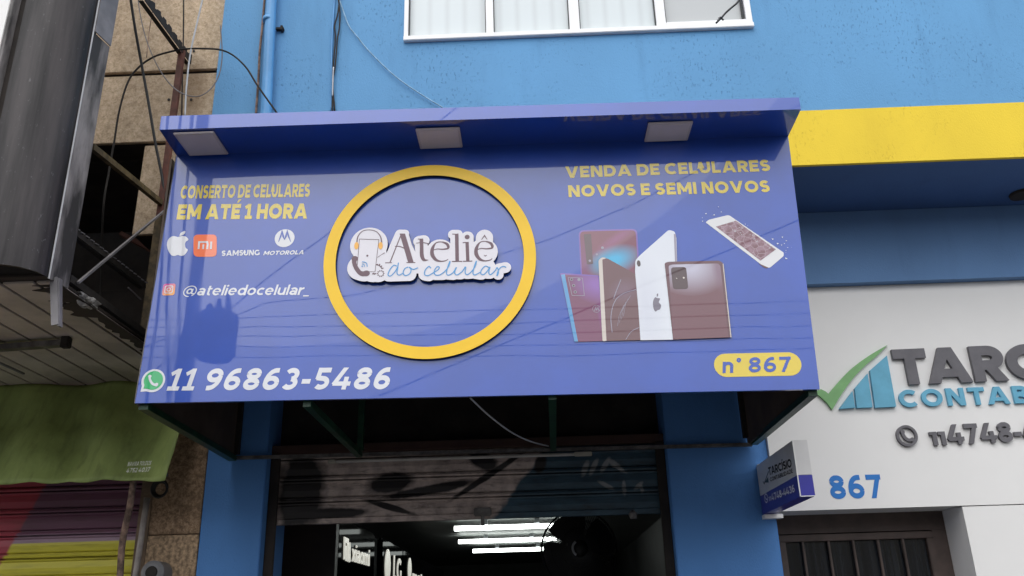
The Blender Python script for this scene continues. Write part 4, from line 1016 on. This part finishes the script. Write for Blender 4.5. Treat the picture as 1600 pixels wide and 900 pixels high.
g = MB(); 
for i in range(17):
    t = i/17+.02; p = a.lerp(b_, t)+Vector((.02, 0, .012)); g.bar(p, p+Vector((0, .035, .004)), .006, .004)
g.build('chord_rungs', M['strip_clean'], mq)
rbar('bottom_rail', (XT, 4.05, ZM+.05), (XT, 5.8, ZM+.05), .04, .03, 'soot_steel')
a, b_ = U(200, 449, X=XT), U(220, 468, X=XT); rbar('short_rod', a, b_, .006, .006, 'strip_clean')
# ragged sooty edge along the slats
rnd = random.Random(4); P = []
y0_, y1_ = 3.98, 5.85; n_ = 60
for i in range(n_+1): y = y0_+(y1_-y0_)*i/n_; P.append((XM-.005+0*y, y))
Q = []
for i in range(n_+1):
    y = y1_-(y1_-y0_)*i/n_; q = .05+.05*rnd.random()+(.09 if .74 < i/n_ < .86 else 0)+(.12*rnd.random() if i > n_*.88 else 0); Q.append((XM-q, y))
g = MB(); sheet(g, [P+Q], lambda u, v: Vector((u, v, ZM-.0135)), (0, 0, -1), .003); g.build('sooty_edge', M['dark_void'], mq)
# fittings under the slats
a, b_ = U(-30, 546, Z=ZM-.05), U(103, 536, Z=ZM-.05)
t = thing('lamp_arm', 'long grey lamp arm fixed flat under the beige slats', 'lamp arm', b_)
g = MB(); g.bar(a, b_, .05, .035); g.build('arm', M['grey_steel'], t)
g = MB(); g.box(b_.x-.025, b_.x+.025, b_.y-.025, b_.y+.025, b_.z-.03, ZM-.013, bev=.005); g.build('clamp', M['soot_steel'], t)
a, b_ = U(-25, 556, Z=ZM-.04), U(37, 584, Z=ZM-.04)
g = MB(); g.bar(a, b_, .015, .012); single(g.build('conduit', M['strip_clean']), 'thin pale conduit crossing the beige slats at the left edge', 'conduit')
# crumpled scrap
bm = bmesh.new(); bmesh.ops.create_icosphere(bm, subdivisions=3, radius=1); rnd = random.Random(2)
from mathutils import noise as mn
cp = U(132, 470, Z=ZM+.01)
for v_ in bm.verts:
    k = 1+.75*mn.noise(v_.co*2.3)+.35*mn.noise(v_.co*6)
    v_.co = Vector((v_.co.x*.035*k, v_.co.y*.10*k, v_.co.z*.035*k))+cp+Vector((.01, 0, .0))
bm.verts.index_update(); g = MB(); g.add([v_.co[:] for v_ in bm.verts], [[v_.index for v_ in f_.verts] for f_ in bm.faces]); bm.free()
single(g.build('foam_scrap', mat('dirty_foam', (.42, .4, .38), .8, .6, 25)), 'torn dirty white foam scrap hanging at the sooty edge of the slats', 'scrap')

# ---------------------------------------------------------------- green awning
aw = thing('awning', 'faded green fabric awning above the purple and yellow shutter', 'awning', (-3.4, 5.4, 2.45))
A1 = Vector((0, 5.40, 2.50)); A2 = Vector((0, 5.80, 3.24))
an = Vector((0, -(A2.z-A1.z), (A2.y-A1.y))).normalized()
xr = U(257, 748, plane=(A1, an)).x; zb_ = U(257, 748, plane=(A1, an)); zbl = U(0, 757, plane=(A1, an))
g = MB(); v = []; f = []; NXa, NZa = 90, 26
for i in range(NXa+1):
    for j in range(NZa+1):
        t = j/NZa; x = xr-3.2*(1-i/NXa)
        base = A1.lerp(A2, t); zoff = (zb_.z-A1.z)*(1-t)
        fold = 1.25*(.022*sin(9*x+3*t+2*sin(2.2*x))*(.3+.7*sin(pi*min(1, t*1.1)))+.03*mn.noise(Vector((x*1.7, t*3.5+x*.8, 0)))+.012*mn.noise(Vector((x*6, t*5, 3))))
        scal = -.008*abs(sin(x*14))*(1 if j == 0 else 0)
        v.append((x, base.y-abs(an.y)*fold, base.z+zoff+scal+an.z*fold))
for i in range(NXa):
    for j in range(NZa): k = i*(NZa+1)+j; f.append((k, k+NZa+1, k+NZa+2, k+1))
g.add(v, f)
fab = g.build('fabric', M['awning'], aw, smooth=True)
md = fab.modifiers.new('solid', 'SOLIDIFY'); md.thickness = .003
g = MB(); g.tube([(xr-3.2, 5.45, zb_.z+.035), (xr-.01, 5.45, zb_.z+.035)], .014, 8); g.build('front_bar', M['grey_steel'], aw)
g = MB(); apl = (Vector((0, 5.385, 2.50)), an)
g2 = MB(); M['stencil'] = mat('white_stencil', (.8, .82, .75), .6, .3, 30)
for s_, L_, Rr, h_ in (('NAVIRA TOLDOS', (198.5, 728.5), (235, 726.5), 6.5), ('4752 4037', (196.5, 738.8), (233, 736.8), 7)):
    text_on(g2, s_, L_, Rr, h_, (an.x, an.y, an.z), .2, .14, plane=(A1+an*.045, an))
g2.build('stencil_lettering', M['stencil'], aw)
# awning arm, pipe, coil
a = U(209, 748, Y=5.45); b_ = U(203, 790, Y=5.52); c_ = U(191, 850, Y=5.58); d_ = U(184, 935, Y=5.62)
g = MB(); g.tube(spline([a+Vector((0, 0, .03)), b_, c_, d_, d_+Vector((0, 0, -.9))], 6), .021, 10); single(g.build('support_pole', M['rust'], smooth=True), 'rusty bent pole hanging below the corner of the green awning', 'pole')
a = U(230, 778, Y=5.83); b_ = U(211, 905, Y=5.83)
g = MB(); g.tube([a, a.lerp(b_, .5), b_, Vector((b_.x, 5.83, .3))], .02, 10); single(g.build('drain_pipe', mat('grey_pipe', (.36, .32, .3), .5, .3, 8), smooth=True), 'straight grey pipe against the brown stone pillar', 'pipe')
c_ = U(251, 764, Y=5.8); g = MB()
for k in range(3): g.tube([c_+Vector(((.042+.006*k)*cos(q), -.01*k, (.046+.006*k)*sin(q))) for q in [2*pi*i/24 for i in range(25)]], .008, 6)
single(g.build('cable_coil', M['black'], smooth=True), 'black coil of cable hanging on the brown stone pillar', 'cable')
c_ = U(240, 895, Y=5.78); t = thing('wall_meter', 'round grey wall fitting low on the brown stone pillar', 'wall fitting', c_)
g = MB(); g.tube([c_+Vector((0, .12, 0)), c_+Vector((0, -.02, 0)), c_+Vector((0, -.035, 0))], [.075, .075, .055], 24); g.build('housing', mat('grey_plastic', (.2, .2, .21), .4, .15), t, smooth=False)
g = MB(); g.tube([c_+Vector((0, -.036, 0)), c_+Vector((0, -.044, 0))], [.04, .036], 20); g.build('dial', M['soot_steel'], t)

# ---------------------------------------------------------------- pipes and cables on the blue wall
def cable(name, pts, r, m_, label, cat='cable', group=None, n=6):
    if pts[0].z > 5.5 and pts[0].y > 4.5 and 'window' not in label: pts = [pts[0]+(pts[0]-pts[1])*k for k in range(max(2, int(1.6/(pts[0]-pts[1]).length)), 0, -1)]+pts
    g = MB(); g.tube(spline(pts, n), r, 6); o = g.build(name, M[m_], smooth=True); single(o, label, cat, group); return o
yp = YU-.06
a = U(415.5, 176, Y=yp); b_ = U(424, 0, Y=yp)
t = thing('downpipe', 'blue painted downpipe running up the blue wall', 'pipe', (a.x, yp, a.z))
g = MB(); g.tube([(a.x, yp, 4.2), (a.x, yp, a.z), (b_.x, yp, b_.z), (b_.x, yp, 7)], .038, 16); g.build('pipe', M['pipe_blue'], t, smooth=True)
c_ = U(420, 31, Y=yp); g = MB(); g.tube([c_-Vector((0, 0, .016)), c_+Vector((0, 0, .016))], .042, 16); g.build('collar', M['pipe_blue'], t, smooth=True)
c_ = U(438, 45, Y=YU-.02); g = MB(); g.box(c_.x-.03, c_.x+.025, YU-.03, YU-.001, c_.z-.008, c_.z+.008); g.box(c_.x+.005, c_.x+.02, YU-.04, YU-.001, c_.z-.02, c_.z+.015); g.build('bracket', M['soot_steel'], t)
Q = lambda px, py, d=.02: U(px, py, Y=YU-d)
cable('cable', [Q(414, -8, .03), Q(410, 40, .03), Q(406, 80, .03), Q(404, 120, .03), Q(402, 150, .03), Q(400, 178, .03)], .009, 'rust', 'frayed brown cable beside the blue downpipe', group='cables on the blue wall')
cable('cable', [Q(531, -8), Q(528, 20), Q(523, 40), Q(524, 60), Q(521, 100), Q(520, 140), Q(519, 178)], .006, 'soot_steel', 'dark cable, left strand of the pair on the blue wall', group='cables on the blue wall')
cable('cable', [Q(528, -8), Q(531, 20), Q(530, 45), Q(527, 62), Q(524, 100), Q(520, 130), Q(523, 175)], .006, 'soot_steel', 'dark cable, right strand of the pair on the blue wall', group='cables on the blue wall')
cable('cable', [Q(521, 105, .03), Q(520, 130, .03), Q(519.5, 150, .03)], .005, 'wire_white', 'short pale cable end between the two dark strands')
M['wire_pale_blue'] = mat('paint_flecked_cable', (.26, .44, .62), .5, .3, 20)
cable('cable', [Q(534, 10), Q(545, 40), Q(558, 57), Q(575, 78), Q(607, 110), Q(632, 130), Q(662, 150), Q(695, 170)], .0045, 'wire_pale_blue', 'thin pale cable running diagonally down the blue wall', group='cables on the blue wall')
cable('cable', [Q(522, 10, .01), Q(519, 60, .01), Q(518, 110, .01), Q(517, 178, .01)], .007, 'pipe_blue', 'blue painted conduit behind the dark strands', group='cables on the blue wall')
W_ = lambda px, py, d=.35: U(px, py, Y=YU-d)
cable('cable', [W_(1162, -12), W_(1153, 3), W_(1143, 12), W_(1134, 20), W_(1128, 27), W_(1119, 36)], .007, 'black', 'twisted black cable end hanging in front of the right window pane')
g = MB(); c_ = W_(1127, 28)
for q in range(7): 
    rnd = random.Random(q); d = Vector((rnd.uniform(-1, 1), rnd.uniform(-1, 1), rnd.uniform(-1, 1))).normalized(); g.tube([c_-d*.006, c_+d*rnd.uniform(.02, .04)], [.006, .003], 5)
single(g.build('cable_tie', M['black']), 'black knot of wire on the twisted cable by the window', 'wire')
# cables over the stone building
C = lambda px, py, Y=4.9: U(px, py, Y=Y)
cable('cable', [C(203, -8, 4.6), C(212, 50, 4.7), C(222, 105, 4.8), C(232, 160, 4.85), C(243, 225, 4.9), C(253, 275, 4.95), C(262, 330, 4.97)], .010, 'black', 'straight thick black cable in front of the stone wall')
cable('cable', [C(150, 560, 5.3), C(158, 440, 5.2), C(161, 330), C(170, 270), C(176, 235), C(178, 225), C(186, 175), C(200, 128), C(218, 104), C(240, 89), C(265, 81), C(290, 76.5), C(320, 76), C(345, 78), C(365, 87), C(385, 106), C(402, 133), C(433, 177)], .0065, 'soot_steel', 'long dark cable arching from the dark opening to the blue sign')
cable('cable', [C(215, -8), C(219, 22), C(228, 60), C(242, 95), C(258, 122), C(275, 140), C(293, 149), C(312, 150), C(330, 138), C(342, 118), C(347, 90), C(346, 60), C(344, 40)], .004, 'strip_clean', 'thin grey cable looping below the black arch')
cable('cable', [C(318, -8), C(308, 35), C(300, 70), C(295, 100), C(291, 140), C(289, 182)], .006, 'wire_white', 'white cable hanging down to the corner of the canopy')
cable('cable', [C(287, -8, 5.05), C(286.5, 60, 5.05), C(285, 120, 5.05), C(284, 182, 5.05)], .0055, 'soot_steel', 'thin vertical dark cable between stone wall and canopy corner')
cable('cable', [C(238, 20, 5.06), C(233, 50, 5.06), C(229, 90, 5.06)], .003, 'rust', 'very thin brown wire on the upper stone panel')
for i, (px, py) in enumerate(((303, 80), (299, 156), (264, 156))):
    a = U(px, py, Y=YT-.002); g = MB(); g.tube([a, a+Vector((0, -.006, 0))], .009, 10); single(g.build('anchor_bolt', M['black']), ['dark anchor bolt high on the stone near the blue wall', 'dark anchor bolt in the rusty stain on the stone', 'small dark anchor bolt left of the red post'][i], 'bolt', 'bolts in the stone cladding')

# ---------------------------------------------------------------- accounting office lettering
YC = YL-.03
ao = thing('wall_lettering', 'raised grey and blue office lettering with a green tick on the white wall', 'lettering', U(1480, 640, Y=YC))
z5 = lambda x, y: (lambda p: (p.x, p.z))(U(1260+x/4.688, 520+y/4.688, Y=YC-.028))
def raised(name, polys, m_, th=.028):
    g = MB(); sheet(g, polys, lay(YC-.0005), FN, th); return g.build(name, M[m_], ao)
sp1 = [tuple(p[:2]) for p in spline([(*z5(*q), 0) for q in ((165, 445), (250, 345), (340, 255), (440, 180), (520, 130), (598, 86))], 5)]
sp2 = [tuple(p[:2]) for p in spline([(*z5(*q), 0) for q in ((598, 86), (520, 165), (440, 232), (350, 325), (265, 440), (192, 562))], 5)]
sp3 = [tuple(p[:2]) for p in spline([(*z5(*q), 0) for q in ((192, 562), (150, 500), (60, 432), (100, 408), (165, 445))], 4)]
raised('tick_mark', [sp1[:-1]+sp2[:-1]+[z5(192, 562), z5(150, 505), z5(105, 465), z5(60, 432), z5(108, 410), z5(140, 425)]], 'green_letter', .02)
raised('chart_bar', [[z5(242, 556), z5(338, 428), z5(358, 548)]], 'teal_letter'); raised('chart_bar', [[z5(354, 408), z5(448, 298), z5(486, 545), z5(370, 550)]], 'teal_letter'); raised('chart_bar', [[z5(466, 276), z5(590, 166), z5(658, 540), z5(505, 548)]], 'teal_letter')
def rtext(nm, s, L, R, h, m_, w_, tr, nf, th=.028):
    g = MB(); text_on(g, s, L, R, h, FN, w_, tr, 0, nf, th, Y=YC-.0005); return g.build(nm, M[m_], ao)
rtext('name_lettering', 'TARCÍSIO', (1401, 603), (1573, 596), 55, 'grey_letter', .27, .06, 3)
rtext('trade_lettering', 'CONTABILIDADE', (1406, 637.5), (1577.5, 631.5), 27, 'teal_letter', .23, .22, 5, .02)
rtext('phone_digits', '!!', (1454, 697), (1478, 696), 21, 'grey_letter', .26, .1, None, .022)
rtext('phone_digits', '4748-4436', (1482, 695.5), (1597, 690.5), 31, 'grey_letter', .22, .1, 5, .022)
cc = z5(741, 752); rr_ = .062
raised('phone_icon', strip(ell(cc[0], cc[1], rr_, rr_*1.02, 0, 360, 48), .017)+strip([tuple(p[:2]) for p in spline([(*z5(*q), 0) for q in ((706, 722), (718, 755), (748, 782), (785, 782))], 4)], .02)+[disc(*z5(708, 725), .014), disc(*z5(780, 780), .014)], 'grey_letter', .022)
hn = MB(); text_on(hn, '867', (1299, 780), (1381.5, 778), 37, FN, .22, .16, 0, None, .002, Y=YC-.0005)
single(hn.build('house_number', M['num_blue']), 'flat blue numerals 867 on the white wall above the brown door', 'house number')
g = MB(); g.box(PXR+.4, XR, YC-.0008, YC-.0002, DZ-.0, DZ+.003) if False else None

# ---------------------------------------------------------------- projecting box sign
bx = thing('projecting_sign', 'small white and dark blue box sign projecting beside the right blue pillar', 'sign', (1.54, 5.45, 2.2))
xb0, xb1, yb0, yb1, zb0, zb1, zm_ = 1.5, 1.585, 5.0, 5.88, 2.215, 2.535, 2.335
g = MB(); g.box(xb0, xb1, yb0, yb1, zm_+.0005, zb1, bev=.002); g.build('upper_box', mat('white_sign_face', (.7, .69, .69), .3, .04), bx)
g = MB(); g.box(xb0, xb1, yb0, yb1, zb0, zm_, bev=.002); g.build('lower_box', mat('navy_sign_face', (.05, .05, .36), .3, .04), bx)
g = MB(); g.box(xb0-.002, xb0+.004, yb0-.003, yb0+.003, zb0, zb1); g.box(xb0, xb1, yb0-.003, yb0-.001, zb0-.001, zb0+.004); g.build('trim', M['cladding'], bx)
g = MB(); g.box(xb0+.01, xb0+.05, yb1-.002, yb1+.02, zb1-.03, zb1+.01); g.box(xb0, xb0+.12, yb1-.05, yb1+.02, zb0-.03, zb0-.004); g.build('bracket', M['cladding'], bx)
def btext(nm, s, L, R, h, m_, w_, tr=.08):
    g = MB(); text_on(g, s, L, R, h, (-1, 0, 0), w_, tr, X=xb0-.0012); return g.build(nm, M[m_], bx)
btext('name_lettering', 'TARCÍSIO', (1201.5, 743), (1237.5, 729.5), 13.5, 'dark_edge', .22)
btext('trade_lettering', 'CONTABILIDADE', (1203.5, 752.5), (1239, 738.5), 6.5, 'dark_edge', .18)
btext('phone_digits', '!!', (1201.5, 783.3), (1205, 782), 7, 'plate_white', .2)
btext('phone_digits', '4748-4436', (1206, 782.5), (1242, 768.5), 11.5, 'plate_white', .2)
def bpt(px, py): p = U(px, py, X=xb0-.0012); return (p.y, p.z)
lx = lambda u, v: Vector((xb0-.0012, u, v))
g = MB(); c_ = bpt(1197, 778.5); sheet(g, strip(ell(c_[0], c_[1], .04, .026), .008)+strip([bpt(1195, 776), bpt(1197, 780), bpt(1199, 780)], .008), lx, (-1, 0, 0)); g.build('phone_icon', M['plate_white'], bx)
g = MB(); sheet(g, [[bpt(1195, 754), bpt(1200, 745), bpt(1201, 754)]]+strip([bpt(1192, 752), bpt(1194, 756), bpt(1201, 736)], .01), lx, (-1, 0, 0)); g.build('office_emblem', mat('muted_mark', (.05, .09, .1), .5), bx)

# ================================================================ across the street (seen mirrored in the glossy sign)
def mir(px, py, Yv): p = U(px, py, Y=Yv); return Vector((p.x, 2*YS-p.y, p.z))
PV = 15.6; pb = mir(292, 560, PV); pt = mir(318, 380, PV)
up_ = thing('utility_pole', 'concrete utility pole with transformer across the street, mirrored in the sign', 'utility pole', (pb.x, pb.y, 0))
g = MB(); g.tube([(pb.x, pb.y, 0), (pb.x, pb.y, 6), (pb.x, pb.y, 15)], [.17, .14, .10], 14); g.build('pole', M['pole'], up_, smooth=True)
for z, L_ in ((14.2, 1.1),):
    g = MB(); g.bar((pb.x-L_, pb.y+.12, z), (pb.x+L_, pb.y+.12, z), .1, .1); ca = g.build('crossarm', M['pole'], up_)
    for k in (-.9, -.45, .45, .9):
        g = MB(); x = pb.x+k*L_; g.tube([(x, pb.y+.12, z+.05), (x, pb.y+.12, z+.1), (x, pb.y+.12, z+.14), (x, pb.y+.12, z+.2)], [.02, .05, .03, .045], 10); g.build('insulator', M['soot_steel'], ca)
tc = mir(338, 522, PV-.5)
g = MB(); g.tube([tc-Vector((0, 0, .5)), tc-Vector((0, 0, .45)), tc+Vector((0, 0, .4)), tc+Vector((0, 0, .46))], [.3, .34, .34, .25], 20)
for k in range(12): q = 2*pi*k/12; g.box(tc.x+.36*cos(q)-.02, tc.x+.36*cos(q)+.02, tc.y+.36*sin(q)-.02, tc.y+.36*sin(q)+.02, tc.z-.4, tc.z+.35)
g.bar(tc, (pb.x, pb.y, tc.z), .12, .12); tr = g.build('transformer', M['pole'], up_)
for k in (-.18, 0, .18):
    g = MB(); g.tube([tc+Vector((k, 0, .46)), tc+Vector((k, 0, .56)), tc+Vector((k*.8, 0, .7+k*.5))], [.075, .06, .03], 10); g.build('insulator', M['soot_steel'], tr)
def span(ptsv, r, lab, ext=6):
    P = [mir(*q) for q in ptsv]; d0 = (P[0]-P[1]).normalized(); d1 = (P[-1]-P[-2]).normalized()
    P = [P[0]+d0*ext]+P+[P[-1]+d1*ext]
    g = MB(); g.tube(spline(P, 5), r, 5); single(g.build('power_line', M['black']), lab, 'power line', 'power lines over the street')
Vd = 15.4
for y0_, y1_, y2_, lab in ((497, 488, 478, 'topmost level power line, mirrored across the sign'), (511, 509, 497, 'second level power line from the top, mirrored in the sign'), (526, 524, 516, 'third level power line from the top, mirrored in the sign'), (542, 541, 535, 'fourth level power line, mirrored low in the sign'), (559, 556, 552, 'lowest level power line, mirrored above the phone number')):
    span(((345, y0_, Vd), (620, y1_, Vd), (900, y2_+4, Vd), (1270, y2_-8, Vd)), .008, lab)
span(((345, 500, 15.2), (424, 472, 15.0), (540, 463, 14.5), (624, 443, 14), (800, 392, 13.5), (860, 373, 13.3), (985, 320, 13), (1100, 262, 12.6)), .009, 'slanting drop cable mirrored behind the white logo')
span(((345, 495, 15.2), (424, 430, 14.6), (512, 365, 14.2), (590, 300, 13.8)), .012, 'steep drop cable mirrored left of the yellow ring')
span(((900, 490, 14.4), (1020, 440, 14.2), (1105, 405, 13.8), (1245, 344, 13.4)), .012, 'slanting drop cable mirrored under the broken phone')
for i, (x0_, x1_, lab) in enumerate(((250, 232, 'leftmost steep cable running down the pole'), (262, 262, 'second steep cable running beside the pole'), (282, 276, 'third steep cable running beside the pole'), (300, 268, 'slanting guy wire beside the pole'))):
    span(((x0_+10, 300, Vd), (x0_, 450, Vd), (x1_, 600, Vd)), .03 if i < 3 else .04, lab, 3)
def house(x0, x1, y, h, m_, lab, nw, par=.4):
    t = thing('opposite_building', lab, 'building', ((x0+x1)/2, y, 0))
    g = MB(); g.box(x0, x1, y-8, y, 0, h); g.build('wall', M[m_], t)
    g = MB(); g.box(x0-.1, x1+.1, y-.1, y+.15, h-.1, h+.15); g.build('parapet', M['pole'], t)
    for k in range(nw):
        for fz in (1.3, 4.3):
            cx = x0+(x1-x0)*(k+.5)/nw; g = MB()
            for a_, b2, c2, d2 in ((cx-.7, cx+.7, fz+1.2, fz+1.28), (cx-.7, cx+.7, fz-.08, fz), (cx-.7, cx-.62, fz, fz+1.2), (cx+.62, cx+.7, fz, fz+1.2)): g.box(a_, b2, y+.002, y+.06, c2, d2)
            wv_ = g.build('window', M['white_frame'], t)
            g = MB(); g.box(cx-.62, cx+.62, y+.003, y+.02, fz, fz+1.2); g.build('pane', M['dark_glass'], wv_)
house(-22, -5.2, -11.5, 6.2, 'plaster_a', 'taller ochre plastered building across the street', 4)
house(-5.1, 3.8, -11.6, 5.95, 'plaster_b', 'lower grey plastered building across the street', 3)
house(3.9, 18, -11.4, 6.15, 'plaster_c', 'cream plastered building across the street', 4)
